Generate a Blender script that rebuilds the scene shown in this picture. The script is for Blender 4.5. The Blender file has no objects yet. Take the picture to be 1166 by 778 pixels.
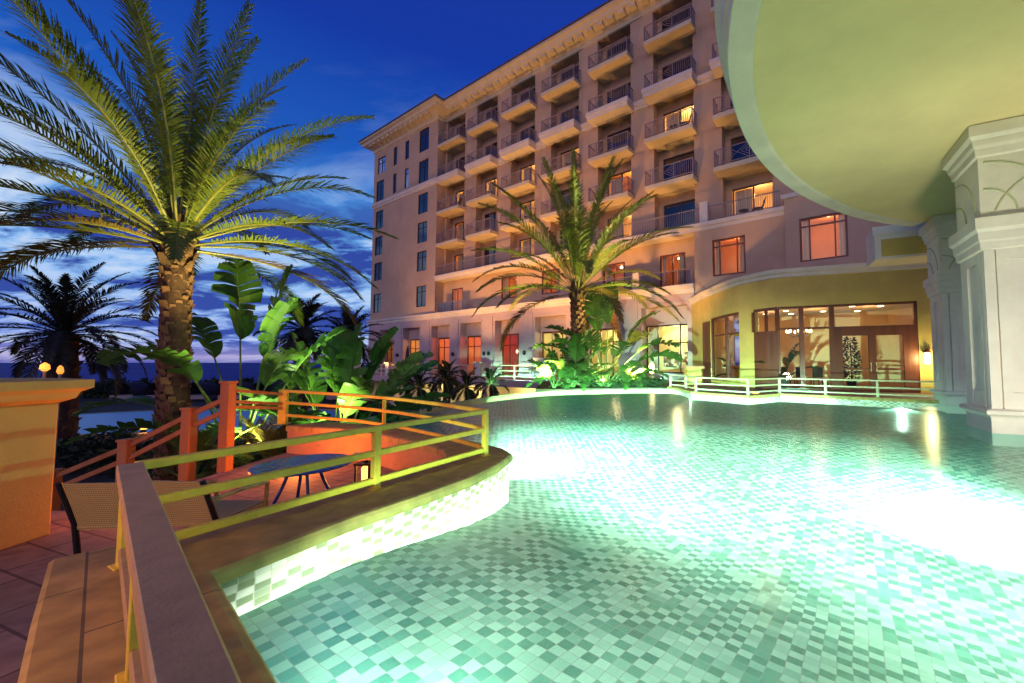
import bpy, bmesh, math, random
from mathutils import Vector, Matrix
random.seed(7)
R = math.radians
PI = math.pi
sc = bpy.context.scene
C = sc.collection
ROOTM = {}

# ------------------------------------------------------------------ mesh builder
class MB:
    def __init__(s):
        s.v = []; s.f = []; s.mi = []; s.cur = 0
    def add(s, pts):
        i = len(s.v); s.v.extend([tuple(p) for p in pts]); return i
    def face(s, pts):
        i = s.add(pts); s.f.append(tuple(range(i, i + len(pts)))); s.mi.append(s.cur)
    def idx(s, *ids):
        s.f.append(tuple(ids)); s.mi.append(s.cur)
    def box(s, x0, x1, y0, y1, z0, z1, M=None):
        p = [Vector(q) for q in ((x0,y0,z0),(x1,y0,z0),(x1,y1,z0),(x0,y1,z0),(x0,y0,z1),(x1,y0,z1),(x1,y1,z1),(x0,y1,z1))]
        if M is not None: p = [M @ q for q in p]
        i = s.add(p)
        for f in ((0,3,2,1),(4,5,6,7),(0,1,5,4),(1,2,6,5),(2,3,7,6),(3,0,4,7)):
            s.idx(*[i + k for k in f])
        return s
    def prism(s, poly, z0, z1, top=True, bottom=True):
        n = len(poly)
        a = s.add([(p[0], p[1], z0) for p in poly]); b = s.add([(p[0], p[1], z1) for p in poly])
        for k in range(n):
            m = (k + 1) % n
            s.idx(a + k, a + m, b + m, b + k)
        if top: s.idx(*[b + k for k in range(n)])
        if bottom: s.idx(*[a + k for k in reversed(range(n))])
        return s
    def tube(s, path, rad, n=8, caps=True):
        path = [Vector(p) for p in path]
        if not hasattr(rad, '__len__'): rad = [rad] * len(path)
        rings = []
        up = Vector((0, 0, 1))
        for k, p in enumerate(path):
            t = (path[min(k + 1, len(path) - 1)] - path[max(k - 1, 0)]).normalized()
            a = t.cross(up)
            if a.length < 1e-3: a = t.cross(Vector((1, 0, 0)))
            a.normalize(); b = t.cross(a).normalized()
            rings.append(s.add([p + (a * math.cos(2*PI*j/n) + b * math.sin(2*PI*j/n)) * rad[k] for j in range(n)]))
        for k in range(len(path) - 1):
            for j in range(n):
                m = (j + 1) % n
                s.idx(rings[k] + j, rings[k] + m, rings[k+1] + m, rings[k+1] + j)
        if caps:
            s.idx(*[rings[0] + j for j in reversed(range(n))]); s.idx(*[rings[-1] + j for j in range(n)])
        return s
    def lathe(s, prof, c=(0,0,0), n=16):
        rings = []
        for r, z in prof:
            rings.append(s.add([(c[0] + r*math.cos(2*PI*j/n), c[1] + r*math.sin(2*PI*j/n), c[2] + z) for j in range(n)]))
        for k in range(len(prof) - 1):
            for j in range(n):
                m = (j + 1) % n
                s.idx(rings[k] + j, rings[k] + m, rings[k+1] + m, rings[k+1] + j)
        s.idx(*[rings[0] + j for j in reversed(range(n))]); s.idx(*[rings[-1] + j for j in range(n)])
        return s
    def bar(s, a, b, w, h, up=(0,0,1)):
        """rectangular bar from a to b, h measured along up, centred"""
        a = Vector(a); b = Vector(b); t = (b - a).normalized(); up = Vector(up)
        x = t.cross(up)
        if x.length < 1e-3: x = t.cross(Vector((1, 0, 0)))
        x.normalize(); u = x.cross(t).normalized()
        c = []
        for p in (a, b):
            for sx, su in ((-1,-1),(1,-1),(1,1),(-1,1)):
                c.append(p + x * (sx * w / 2) + u * (su * h / 2))
        i = s.add(c)
        for f in ((0,1,2,3),(7,6,5,4),(0,4,5,1),(1,5,6,2),(2,6,7,3),(3,7,4,0)):
            s.idx(*[i + k for k in f])
        return s
    def build(s, name, mats, parent=None, world=True, smooth=False, bevel=0, seg=2):
        me = bpy.data.meshes.new(name)
        v = s.v
        if parent is not None and world and parent.name in ROOTM:
            inv = ROOTM[parent.name].inverted()
            v = [tuple(inv @ Vector(p)) for p in v]
        me.from_pydata(v, [], s.f)
        if not isinstance(mats, (list, tuple)): mats = [mats]
        for m in mats: me.materials.append(m)
        if len(mats) > 1: me.polygons.foreach_set('material_index', s.mi)
        bm = bmesh.new(); bm.from_mesh(me)
        if bevel:
            bmesh.ops.remove_doubles(bm, verts=bm.verts, dist=1e-4)
            ed = [e for e in bm.edges if len(e.link_faces) == 2 and e.calc_face_angle(0) > 0.5]
            bmesh.ops.bevel(bm, geom=ed, offset=bevel, segments=seg, affect='EDGES', profile=0.5, clamp_overlap=True)
        bmesh.ops.recalc_face_normals(bm, faces=bm.faces)
        bm.to_mesh(me); bm.free()
        if smooth:
            me.polygons.foreach_set('use_smooth', [True] * len(me.polygons))
        me.update()
        o = bpy.data.objects.new(name, me); C.objects.link(o)
        if parent is not None:
            o.parent = parent
            if parent.name in ROOTM: ROOTM[o.name] = ROOTM[parent.name]
        return o

def tag(o, label, cat, group=None):
    o['label'] = label; o['category'] = cat
    if group: o['group'] = group
    return o
def struct(o):
    o['kind'] = 'structure'; return o
def stuff(o, label=None):
    o['kind'] = 'stuff'
    return o
def thing(name, label, cat, loc=(0,0,0), rotz=0, group=None):
    o = bpy.data.objects.new(name, None); C.objects.link(o)
    o.empty_display_size = 0.2
    o.location = loc; o.rotation_euler = (0, 0, rotz)
    ROOTM[o.name] = Matrix.Translation(Vector(loc)) @ Matrix.Rotation(rotz, 4, 'Z')
    return tag(o, label, cat, group)
def copy_tree(o, parent=None, loc=None, label=None):
    c = o.copy(); C.objects.link(c)
    if parent is not None: c.parent = parent
    if loc is not None: c.location = loc
    if label: c['label'] = label
    for ch in list(o.children): copy_tree(ch, c)
    return c

# ------------------------------------------------------------------ materials
def newmat(name):
    m = bpy.data.materials.new(name); m.use_nodes = True
    nt = m.node_tree
    return m, nt, nt.nodes['Principled BSDF'], nt.nodes['Material Output']
def N(nt, t, **kw):
    n = nt.nodes.new(t)
    for k, v in kw.items(): setattr(n, k, v)
    return n
def ramp(nt, stops, interp='LINEAR'):
    r = N(nt, 'ShaderNodeValToRGB'); e = r.color_ramp.elements
    r.color_ramp.interpolation = interp
    while len(e) < len(stops): e.new(0.5)
    for k, (p, c) in enumerate(stops):
        e[k].position = p; e[k].color = (*c, 1)
    return r
def mat(name, col, rough=0.7, ns=6.0, na=0.15, bump=0.0, bs=None, metallic=0.0, spec=0.4, col2=None, stretch=None, coord='Object'):
    m, nt, b, out = newmat(name)
    tc = N(nt, 'ShaderNodeTexCoord')
    src = tc.outputs[coord]
    if stretch:
        mp = N(nt, 'ShaderNodeMapping'); mp.inputs['Scale'].default_value = stretch
        nt.links.new(src, mp.inputs['Vector']); src = mp.outputs['Vector']
    no = N(nt, 'ShaderNodeTexNoise'); no.inputs['Scale'].default_value = ns; no.inputs['Detail'].default_value = 6
    no.inputs['Roughness'].default_value = 0.62
    nt.links.new(src, no.inputs['Vector'])
    c1 = tuple(max(0, x * (1 - na)) for x in col); c2 = col2 or tuple(min(1, x * (1 + na)) for x in col)
    r = ramp(nt, [(0.3, c1), (0.7, c2)])
    nt.links.new(no.outputs['Fac'], r.inputs['Fac']); nt.links.new(r.outputs['Color'], b.inputs['Base Color'])
    b.inputs['Roughness'].default_value = rough; b.inputs['Metallic'].default_value = metallic
    b.inputs['Specular IOR Level'].default_value = spec
    if bump:
        n2 = N(nt, 'ShaderNodeTexNoise'); n2.inputs['Scale'].default_value = bs or ns * 8; n2.inputs['Detail'].default_value = 4
        nt.links.new(src, n2.inputs['Vector'])
        bp = N(nt, 'ShaderNodeBump'); bp.inputs['Strength'].default_value = bump; bp.inputs['Distance'].default_value = 0.02
        nt.links.new(n2.outputs['Fac'], bp.inputs['Height']); nt.links.new(bp.outputs['Normal'], b.inputs['Normal'])
    return m
def emis(name, col, s):
    m, nt, b, out = newmat(name)
    b.inputs['Base Color'].default_value = (*[min(1, c) for c in col], 1)
    b.inputs['Emission Color'].default_value = (*col, 1); b.inputs['Emission Strength'].default_value = s
    return m
def leafmat(name, c1, c2, trans=0.35, rough=0.45, ns=3.0):
    m, nt, b, out = newmat(name)
    tc = N(nt, 'ShaderNodeTexCoord')
    no = N(nt, 'ShaderNodeTexNoise'); no.inputs['Scale'].default_value = ns; no.inputs['Detail'].default_value = 3
    nt.links.new(tc.outputs['Object'], no.inputs['Vector'])
    r = ramp(nt, [(0.3, c1), (0.7, c2)])
    nt.links.new(no.outputs['Fac'], r.inputs['Fac']); nt.links.new(r.outputs['Color'], b.inputs['Base Color'])
    b.inputs['Roughness'].default_value = rough; b.inputs['Specular IOR Level'].default_value = 0.35
    t = N(nt, 'ShaderNodeBsdfTranslucent'); nt.links.new(r.outputs['Color'], t.inputs['Color'])
    mx = N(nt, 'ShaderNodeMixShader'); mx.inputs['Fac'].default_value = trans
    nt.links.new(b.outputs[0], mx.inputs[1]); nt.links.new(t.outputs[0], mx.inputs[2])
    nt.links.new(mx.outputs[0], out.inputs['Surface'])
    return m
def glassmat(name, tint=(0.9,0.95,1.0), rough=0.02, refl=1.0):
    m, nt, b, out = newmat(name)
    nt.nodes.remove(b)
    tr = N(nt, 'ShaderNodeBsdfTransparent'); tr.inputs['Color'].default_value = (*tint, 1)
    gl = N(nt, 'ShaderNodeBsdfGlossy'); gl.inputs['Roughness'].default_value = rough
    fr = N(nt, 'ShaderNodeFresnel'); fr.inputs['IOR'].default_value = 1.5
    mu = N(nt, 'ShaderNodeMath', operation='MULTIPLY'); mu.inputs[1].default_value = refl
    nt.links.new(fr.outputs[0], mu.inputs[0])
    mx = N(nt, 'ShaderNodeMixShader'); nt.links.new(mu.outputs[0], mx.inputs['Fac'])
    nt.links.new(tr.outputs[0], mx.inputs[1]); nt.links.new(gl.outputs[0], mx.inputs[2])
    nt.links.new(mx.outputs[0], out.inputs['Surface'])
    return m
def tilemat(name, size, rotz, stops, vertical=False, groutc=(0.35,0.45,0.40), grout=0.05):
    """mosaic: every cell of a square grid takes one tone at random, thin grout between"""
    m, nt, b, out = newmat(name)
    tc = N(nt, 'ShaderNodeTexCoord'); mp = N(nt, 'ShaderNodeMapping', vector_type='TEXTURE')
    mp.inputs['Rotation'].default_value = (0, 0, rotz); mp.inputs['Scale'].default_value = (size, size, size)
    nt.links.new(tc.outputs['UV' if vertical else 'Object'], mp.inputs['Vector'])
    wob = N(nt, 'ShaderNodeTexNoise'); wob.inputs['Scale'].default_value = 0.22
    nt.links.new(mp.outputs['Vector'], wob.inputs['Vector'])
    sub = N(nt, 'ShaderNodeVectorMath', operation='SUBTRACT'); sub.inputs[1].default_value = (0.5,0.5,0.5)
    nt.links.new(wob.outputs['Color'], sub.inputs[0])
    sca = N(nt, 'ShaderNodeVectorMath', operation='SCALE'); sca.inputs['Scale'].default_value = 0.5
    nt.links.new(sub.outputs[0], sca.inputs[0])
    add = N(nt, 'ShaderNodeVectorMath', operation='ADD')
    nt.links.new(mp.outputs['Vector'], add.inputs[0]); nt.links.new(sca.outputs[0], add.inputs[1])
    fl = N(nt, 'ShaderNodeVectorMath', operation='FLOOR'); nt.links.new(add.outputs[0], fl.inputs[0])
    sep = N(nt, 'ShaderNodeSeparateXYZ'); nt.links.new(fl.outputs[0], sep.inputs[0])
    cmb = N(nt, 'ShaderNodeCombineXYZ'); nt.links.new(sep.outputs[0], cmb.inputs[0]); nt.links.new(sep.outputs[1], cmb.inputs[1])
    wn = N(nt, 'ShaderNodeTexWhiteNoise', noise_dimensions='3D'); nt.links.new(cmb.outputs[0], wn.inputs['Vector'])
    # loose checker bias: odd cells lean dark, even cells lean light
    sm = N(nt, 'ShaderNodeMath', operation='ADD'); nt.links.new(sep.outputs[0], sm.inputs[0]); nt.links.new(sep.outputs[1], sm.inputs[1])
    md = N(nt, 'ShaderNodeMath', operation='FLOORED_MODULO'); nt.links.new(sm.outputs[0], md.inputs[0]); md.inputs[1].default_value = 2
    m3 = N(nt, 'ShaderNodeMath', operation='MULTIPLY_ADD'); nt.links.new(md.outputs[0], m3.inputs[0]); m3.inputs[1].default_value = 0.36
    w2 = N(nt, 'ShaderNodeMath', operation='MULTIPLY'); nt.links.new(wn.outputs['Value'], w2.inputs[0]); w2.inputs[1].default_value = 0.64
    nt.links.new(w2.outputs[0], m3.inputs[2])
    r = ramp(nt, stops); nt.links.new(m3.outputs[0], r.inputs['Fac'])
    fr = N(nt, 'ShaderNodeVectorMath', operation='FRACTION'); nt.links.new(add.outputs[0], fr.inputs[0])
    s2 = N(nt, 'ShaderNodeSeparateXYZ'); nt.links.new(fr.outputs[0], s2.inputs[0])
    def edge(sock):
        a = N(nt, 'ShaderNodeMath', operation='SUBTRACT'); nt.links.new(sock, a.inputs[0]); a.inputs[1].default_value = 0.5
        c = N(nt, 'ShaderNodeMath', operation='ABSOLUTE'); nt.links.new(a.outputs[0], c.inputs[0]); return c.outputs[0]
    mxm = N(nt, 'ShaderNodeMath', operation='MAXIMUM'); nt.links.new(edge(s2.outputs[0]), mxm.inputs[0]); nt.links.new(edge(s2.outputs[1]), mxm.inputs[1])
    gt = N(nt, 'ShaderNodeMath', operation='GREATER_THAN'); nt.links.new(mxm.outputs[0], gt.inputs[0]); gt.inputs[1].default_value = 0.5 - grout / 2
    mix = N(nt, 'ShaderNodeMix', data_type='RGBA'); nt.links.new(gt.outputs[0], mix.inputs[0])
    nt.links.new(r.outputs['Color'], mix.inputs[6]); mix.inputs[7].default_value = (*groutc, 1)
    # slow stain over the tiles
    st = N(nt, 'ShaderNodeTexNoise'); st.inputs['Scale'].default_value = 1.3; st.inputs['Detail'].default_value = 5
    nt.links.new(tc.outputs['Object'], st.inputs['Vector'])
    sr = ramp(nt, [(0.3, (0.82,0.88,0.84)), (0.7, (1,1,1))]); nt.links.new(st.outputs['Fac'], sr.inputs['Fac'])
    mm = N(nt, 'ShaderNodeMix', data_type='RGBA', blend_type='MULTIPLY'); mm.inputs[0].default_value = 1
    nt.links.new(mix.outputs[2], mm.inputs[6]); nt.links.new(sr.outputs['Color'], mm.inputs[7])
    nt.links.new(mm.outputs[2], b.inputs['Base Color']); b.inputs['Roughness'].default_value = 0.4
    b.inputs['Specular IOR Level'].default_value = 0.2
    return m
def blockmat(name, c1, c2, mortar, bw, bh, rough=0.8, mort=0.012, bump=0.25, rot=(0,0,0)):
    m, nt, b, out = newmat(name)
    tc = N(nt, 'ShaderNodeTexCoord'); mp = N(nt, 'ShaderNodeMapping'); mp.inputs['Rotation'].default_value = rot
    nt.links.new(tc.outputs['Object'], mp.inputs['Vector'])
    br = N(nt, 'ShaderNodeTexBrick'); br.inputs['Scale'].default_value = 1.0
    br.inputs['Color1'].default_value = (*c1, 1); br.inputs['Color2'].default_value = (*c2, 1); br.inputs['Mortar'].default_value = (*mortar, 1)
    br.inputs['Brick Width'].default_value = bw; br.inputs['Row Height'].default_value = bh; br.inputs['Mortar Size'].default_value = mort
    nt.links.new(mp.outputs[0], br.inputs['Vector'])
    no = N(nt, 'ShaderNodeTexNoise'); no.inputs['Scale'].default_value = 7; no.inputs['Detail'].default_value = 6
    nt.links.new(tc.outputs['Object'], no.inputs['Vector'])
    sr = ramp(nt, [(0.3, (0.65,0.65,0.65)), (0.7, (1.1,1.1,1.1))]); nt.links.new(no.outputs['Fac'], sr.inputs['Fac'])
    mm = N(nt, 'ShaderNodeMix', data_type='RGBA', blend_type='MULTIPLY'); mm.inputs[0].default_value = 1
    nt.links.new(br.outputs['Color'], mm.inputs[6]); nt.links.new(sr.outputs['Color'], mm.inputs[7])
    nt.links.new(mm.outputs[2], b.inputs['Base Color']); b.inputs['Roughness'].default_value = rough
    bp = N(nt, 'ShaderNodeBump'); bp.inputs['Strength'].default_value = bump; bp.inputs['Distance'].default_value = 0.01
    nt.links.new(no.outputs['Fac'], bp.inputs['Height']); nt.links.new(bp.outputs['Normal'], b.inputs['Normal'])
    return m

FANG = math.atan2(-0.57105, 0.82092)
M = {}
M['stucco'] = mat('hotel stucco', (0.56,0.38,0.24), 0.85, 0.5, 0.12, 0.15, 30)
M['trim'] = mat('pale trim stone', (0.70,0.62,0.52), 0.75, 1.2, 0.10, 0.1, 40)
M['cornice'] = mat('cornice stucco', (0.66,0.55,0.36), 0.8, 1.0, 0.12, 0.1, 30)
M['arcade'] = mat('arcade stone', (0.50,0.375,0.34), 0.8, 0.9, 0.10, 0.12, 30)
M['roof'] = mat('roof edge', (0.10,0.06,0.06), 0.8, 2, 0.2)
M['iron'] = mat('railing iron', (0.27,0.20,0.20), 0.5, 5, 0.1)
M['darkglass'] = mat('dark window glass', (0.012,0.012,0.035), 0.06, 0.4, 0.5, 0, spec=1.0)
M['glass'] = glassmat('clear glass', (0.93,0.94,0.92), 0.02, 0.8)
M['railglass'] = glassmat('bluish balcony glass', (0.55,0.58,0.8), 0.04, 1.4)
M['frame_dark'] = mat('dark bronze frame', (0.045,0.03,0.035), 0.4, 6, 0.2)
M['wood'] = mat('mahogany frame', (0.15,0.042,0.02), 0.42, 3, 0.35, 0.1, 40, stretch=(1,1,0.12))
M['room'] = mat('room wall paint', (0.75,0.52,0.28), 0.9, 1, 0.08)
M['room_red'] = mat('red room paint', (0.55,0.16,0.10), 0.9, 1, 0.15)
M['room_yellow'] = mat('cream room paint', (0.78,0.68,0.36), 0.9, 1, 0.06)
M['curtain'] = mat('sheer curtain', (0.8,0.66,0.42), 0.9, 9, 0.25, 0, stretch=(1,1,0.02))
M['ceil'] = mat('white ceiling paint', (0.78,0.68,0.56), 0.9, 1, 0.05)
M['pav'] = mat('pavilion stucco', (0.63,0.44,0.11), 0.85, 1.1, 0.13, 0.2, 35)
M['soffit'] = mat('canopy soffit plaster', (0.95,0.74,0.40), 0.9, 0.7, 0.09, 0.15, 14)
M['column'] = mat('column plaster', (0.88,0.79,0.68), 0.75, 1.1, 0.12, 0.08, 30)
M['relief'] = mat('relief moulding', (0.52,0.52,0.32), 0.8, 2, 0.08)
M['rail'] = mat('yellow painted rail', (0.90,0.62,0.06), 0.5, 9, 0.14, 0.12, 60)
M['rail_pale'] = mat('pale painted rail', (0.70,0.60,0.34), 0.55, 9, 0.1)
M['railtop'] = mat('weathered rail', (0.58,0.32,0.14), 0.5, 9, 0.16, 0.1, 90)
M['coping'] = blockmat('limestone coping', (0.62,0.37,0.11), (0.53,0.31,0.09), (0.2,0.13,0.06), 1.1, 4.0, 0.7, 0.006, 0.5, (0,0,R(39.8)))
M['benchstone'] = mat('limestone cap', (0.52,0.40,0.25), 0.7, 11, 0.2, 0.3, 60)
M['deck'] = blockmat('stone deck', (0.34,0.24,0.19), (0.28,0.19,0.16), (0.12,0.08,0.07), 0.6, 0.3, 0.75, 0.01, 0.3, (0,0,R(20)))
M['orange'] = mat('terracotta stucco', (0.62,0.30,0.14), 0.85, 2.5, 0.14, 0.25, 40)
M['pillar'] = mat('ochre stucco', (0.74,0.46,0.12), 0.85, 1.5, 0.10, 0.2, 45)
M['post'] = mat('stair timber', (0.42,0.17,0.055), 0.65, 4, 0.25, 0.15, 50, stretch=(1,1,0.15))
M['black'] = mat('black aluminium', (0.012,0.012,0.014), 0.4, 5, 0.2)
M['wicker'] = None
M['tabletop'] = mat('blue metal table', (0.04,0.12,0.42), 0.25, 12, 0.5, 0.1, 40, metallic=0.2)
M['bark'] = mat('palm trunk fibre', (0.075,0.035,0.024), 0.95, 5, 0.4, 0.9, 22)
M['boot'] = mat('palm leaf base', (0.18,0.08,0.045), 0.9, 7, 0.4, 0.3, 40)
M['boot_dark'] = mat('old leaf base', (0.10,0.05,0.028), 0.95, 7, 0.4, 0.5, 40)
M['frond'] = leafmat('palm frond', (0.11,0.15,0.02), (0.19,0.22,0.03), 0.3, 0.45, 1.2)
M['frond_old'] = leafmat('old palm frond', (0.16,0.09,0.025), (0.20,0.13,0.03), 0.3, 0.6, 1.2)
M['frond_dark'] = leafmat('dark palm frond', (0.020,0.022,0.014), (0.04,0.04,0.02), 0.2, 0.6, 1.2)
M['rachis'] = mat('frond stem', (0.22,0.20,0.05), 0.5, 5, 0.2)
M['leaf'] = leafmat('broad leaf', (0.045,0.13,0.02), (0.095,0.22,0.035), 0.35, 0.5, 2.0)
M['leaf_pale'] = leafmat('pale broad leaf', (0.08,0.17,0.03), (0.13,0.24,0.05), 0.4, 0.35, 2.0)
M['stalk'] = mat('leaf stalk', (0.12,0.17,0.04), 0.5, 5, 0.2)
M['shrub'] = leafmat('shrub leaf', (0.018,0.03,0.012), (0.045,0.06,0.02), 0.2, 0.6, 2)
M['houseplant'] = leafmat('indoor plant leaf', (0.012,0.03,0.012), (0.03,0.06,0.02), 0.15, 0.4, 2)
M['ground'] = mat('garden soil and lawn', (0.028,0.030,0.016), 0.95, 0.6, 0.5, 0.4, 20)
M['planter'] = mat('planting soil', (0.06,0.05,0.03), 0.95, 3, 0.4, 0.4, 20)
M['sea'] = mat('sea water', (0.035,0.03,0.26), 0.65, 0.02, 0.3, 0.3, 0.5, spec=0.1)
M['lampglass_w'] = emis('white lamp glass', (1.0,0.86,0.45), 16)
M['lampglass_a'] = emis('amber lamp glass', (1.0,0.36,0.05), 6)
M['amberstep'] = emis('amber step light', (1.0,0.45,0.06), 4)
M['redstep'] = emis('red step light', (1.0,0.16,0.03), 8)
M['poollamp'] = emis('pool lamp lens', (0.9,1.0,0.9), 30)
M['down'] = emis('downlight lens', (1.0,0.82,0.55), 7)
M['bulb'] = emis('candle bulb', (1.0,0.72,0.32), 9)
M['picture'] = mat('dark oil painting', (0.09,0.075,0.04), 0.6, 5, 0.5)
M['umbrella'] = mat('closed umbrella canvas', (0.05,0.03,0.04), 0.9, 4, 0.2)

def wicker():
    m, nt, b, out = newmat('woven wicker')
    tc = N(nt, 'ShaderNodeTexCoord')
    ws = []
    for d in ('X', 'Z'):
        w = N(nt, 'ShaderNodeTexWave', bands_direction=d); w.inputs['Scale'].default_value = 18; w.inputs['Distortion'].default_value = 0.6
        nt.links.new(tc.outputs['Object'], w.inputs['Vector']); ws.append(w)
    mu = N(nt, 'ShaderNodeMath', operation='MULTIPLY'); nt.links.new(ws[0].outputs['Fac'], mu.inputs[0]); nt.links.new(ws[1].outputs['Fac'], mu.inputs[1])
    r = ramp(nt, [(0.05, (0.60,0.38,0.12)), (0.4, (0.75,0.52,0.18)), (0.8, (0.06,0.035,0.015))])
    nt.links.new(mu.outputs[0], r.inputs['Fac']); nt.links.new(r.outputs['Color'], b.inputs['Base Color'])
    b.inputs['Roughness'].default_value = 0.6
    bp = N(nt, 'ShaderNodeBump'); bp.inputs['Strength'].default_value = 0.6; bp.inputs['Distance'].default_value = 0.01
    nt.links.new(mu.outputs[0], bp.inputs['Height']); nt.links.new(bp.outputs['Normal'], b.inputs['Normal'])
    return m
M['wicker'] = wicker()
def mural():
    m, nt, b, out = newmat('speckled wall mural')
    tc = N(nt, 'ShaderNodeTexCoord')
    v = N(nt, 'ShaderNodeTexVoronoi'); v.inputs['Scale'].default_value = 5.5
    nt.links.new(tc.outputs['Object'], v.inputs['Vector'])
    s = N(nt, 'ShaderNodeSeparateColor'); nt.links.new(v.outputs['Color'], s.inputs[0])
    r = ramp(nt, [(0.0, (0.08,0.07,0.06)), (0.3, (0.5,0.4,0.3)), (0.5, (0.7,0.62,0.4)), (0.7, (0.25,0.12,0.1)), (0.85, (0.2,0.2,0.14))], 'CONSTANT')
    nt.links.new(s.outputs[0], r.inputs['Fac']); nt.links.new(r.outputs['Color'], b.inputs['Base Color'])
    return m
M['mural'] = mural()
LIGHT_T = [(0.0,(0.42,0.78,0.63)),(0.42,(0.35,0.71,0.56)),(0.52,(0.29,0.64,0.50)),(0.58,(0.155,0.48,0.36)),(0.8,(0.11,0.39,0.29)),(1.0,(0.095,0.35,0.26))]
M['floor_tile'] = tilemat('pool floor mosaic', 0.08, FANG, LIGHT_T)
M['wall_tile'] = tilemat('pool wall mosaic', 1.0, 0, [(0,(0.80,0.80,0.72)),(0.55,(0.72,0.72,0.62)),(0.62,(0.26,0.31,0.20)),(1,(0.17,0.22,0.13))], True, (0.55,0.55,0.45), 0.07)
def watermat():
    m, nt, b, out = newmat('pool water'); nt.nodes.remove(b)
    lw = N(nt, 'ShaderNodeLayerWeight'); lw.inputs['Blend'].default_value = 0.5
    r = ramp(nt, [(0.0,(0.90,0.98,0.95)),(0.72,(0.86,0.99,0.95)),(0.90,(0.52,0.97,0.86)),(1.0,(0.22,0.90,0.76))]); nt.links.new(lw.outputs['Facing'], r.inputs['Fac'])
    tr = N(nt, 'ShaderNodeBsdfTransparent'); nt.links.new(r.outputs['Color'], tr.inputs['Color'])
    gl = N(nt, 'ShaderNodeBsdfGlossy'); gl.inputs['Roughness'].default_value = 0.22
    tc = N(nt, 'ShaderNodeTexCoord')
    no = N(nt, 'ShaderNodeTexNoise'); no.inputs['Scale'].default_value = 2.2; no.inputs['Detail'].default_value = 3
    nt.links.new(tc.outputs['Object'], no.inputs['Vector'])
    bp = N(nt, 'ShaderNodeBump'); bp.inputs['Strength'].default_value = 0.10; bp.inputs['Distance'].default_value = 0.06
    nt.links.new(no.outputs['Fac'], bp.inputs['Height']); nt.links.new(bp.outputs['Normal'], gl.inputs['Normal'])
    fr = N(nt, 'ShaderNodeFresnel'); fr.inputs['IOR'].default_value = 1.33
    nt.links.new(bp.outputs['Normal'], fr.inputs['Normal'])
    mu = N(nt, 'ShaderNodeMath', operation='MULTIPLY'); mu.inputs[1].default_value = 0.32; nt.links.new(fr.outputs[0], mu.inputs[0])
    mx = N(nt, 'ShaderNodeMixShader'); nt.links.new(mu.outputs[0], mx.inputs['Fac'])
    nt.links.new(tr.outputs[0], mx.inputs[1]); nt.links.new(gl.outputs[0], mx.inputs[2]); nt.links.new(mx.outputs[0], out.inputs['Surface'])
    return m
M['water'] = watermat()

# ------------------------------------------------------------------ lights
def plight(name, loc, power, col=(1,1,1), rad=0.08, falloff=None, smooth=0):
    l = bpy.data.lights.new(name, 'POINT'); l.energy = power; l.color = col; l.shadow_soft_size = rad
    if falloff:
        l.use_nodes = True; nt = l.node_tree; em = nt.nodes['Emission']
        lf = N(nt, 'ShaderNodeLightFalloff'); lf.inputs['Strength'].default_value = 1.0; lf.inputs['Smooth'].default_value = smooth
        nt.links.new(lf.outputs[falloff], em.inputs['Strength'])
    o = bpy.data.objects.new(name, l); C.objects.link(o); o.location = loc
    return o
def spot(name, loc, target, power, col, angle=60, blend=0.6, rad=0.1):
    l = bpy.data.lights.new(name, 'SPOT'); l.energy = power; l.color = col; l.spot_size = R(angle); l.spot_blend = blend; l.shadow_soft_size = rad
    o = bpy.data.objects.new(name, l); C.objects.link(o); o.location = loc
    o.rotation_euler = (Vector(target) - Vector(loc)).to_track_quat('-Z', 'Y').to_euler()
    return o

# ------------------------------------------------------------------ geometry helpers
def wall_open(mb, u0, u1, z0, z1, ops, y, depth):
    """front wall face in plane y with rectangular openings and their reveals (inward = +y)"""
    us = sorted({u0, u1, *[o[0] for o in ops], *[o[1] for o in ops]}); zs = sorted({z0, z1, *[o[2] for o in ops], *[o[3] for o in ops]})
    us = [u for u in us if u0 <= u <= u1]; zs = [z for z in zs if z0 <= z <= z1]
    for a, b in zip(us, us[1:]):
        for c, d in zip(zs, zs[1:]):
            mu, mz = (a + b) / 2, (c + d) / 2
            if any(o[0] < mu < o[1] and o[2] < mz < o[3] for o in ops): continue
            mb.face([(a,y,c),(b,y,c),(b,y,d),(a,y,d)])
    for a, b, c, d in ops:
        e = y + depth
        mb.face([(a,y,c),(a,e,c),(a,e,d),(a,y,d)]); mb.face([(b,y,c),(b,y,d),(b,e,d),(b,e,c)])
        mb.face([(a,y,c),(b,y,c),(b,e,c),(a,e,c)]); mb.face([(a,y,d),(a,e,d),(b,e,d),(b,y,d)])
def frame_mb(u0, u1, z0, z1, y, vs=(), hs=(), fw=0.07, fd=0.08, outer=0.09):
    mb = MB()
    mb.box(u0, u0 + outer, y, y + fd, z0, z1); mb.box(u1 - outer, u1, y, y + fd, z0, z1)
    mb.box(u0 + outer, u1 - outer, y, y + fd, z0, z0 + outer); mb.box(u0 + outer, u1 - outer, y, y + fd, z1 - outer, z1)
    for v in vs: mb.box(v - fw/2, v + fw/2, y + 0.004, y + fd - 0.004, z0 + outer, z1 - outer)
    for h in hs: mb.box(u0 + outer, u1 - outer, y + 0.008, y + fd - 0.008, h - fw/2, h + fw/2)
    return mb
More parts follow.
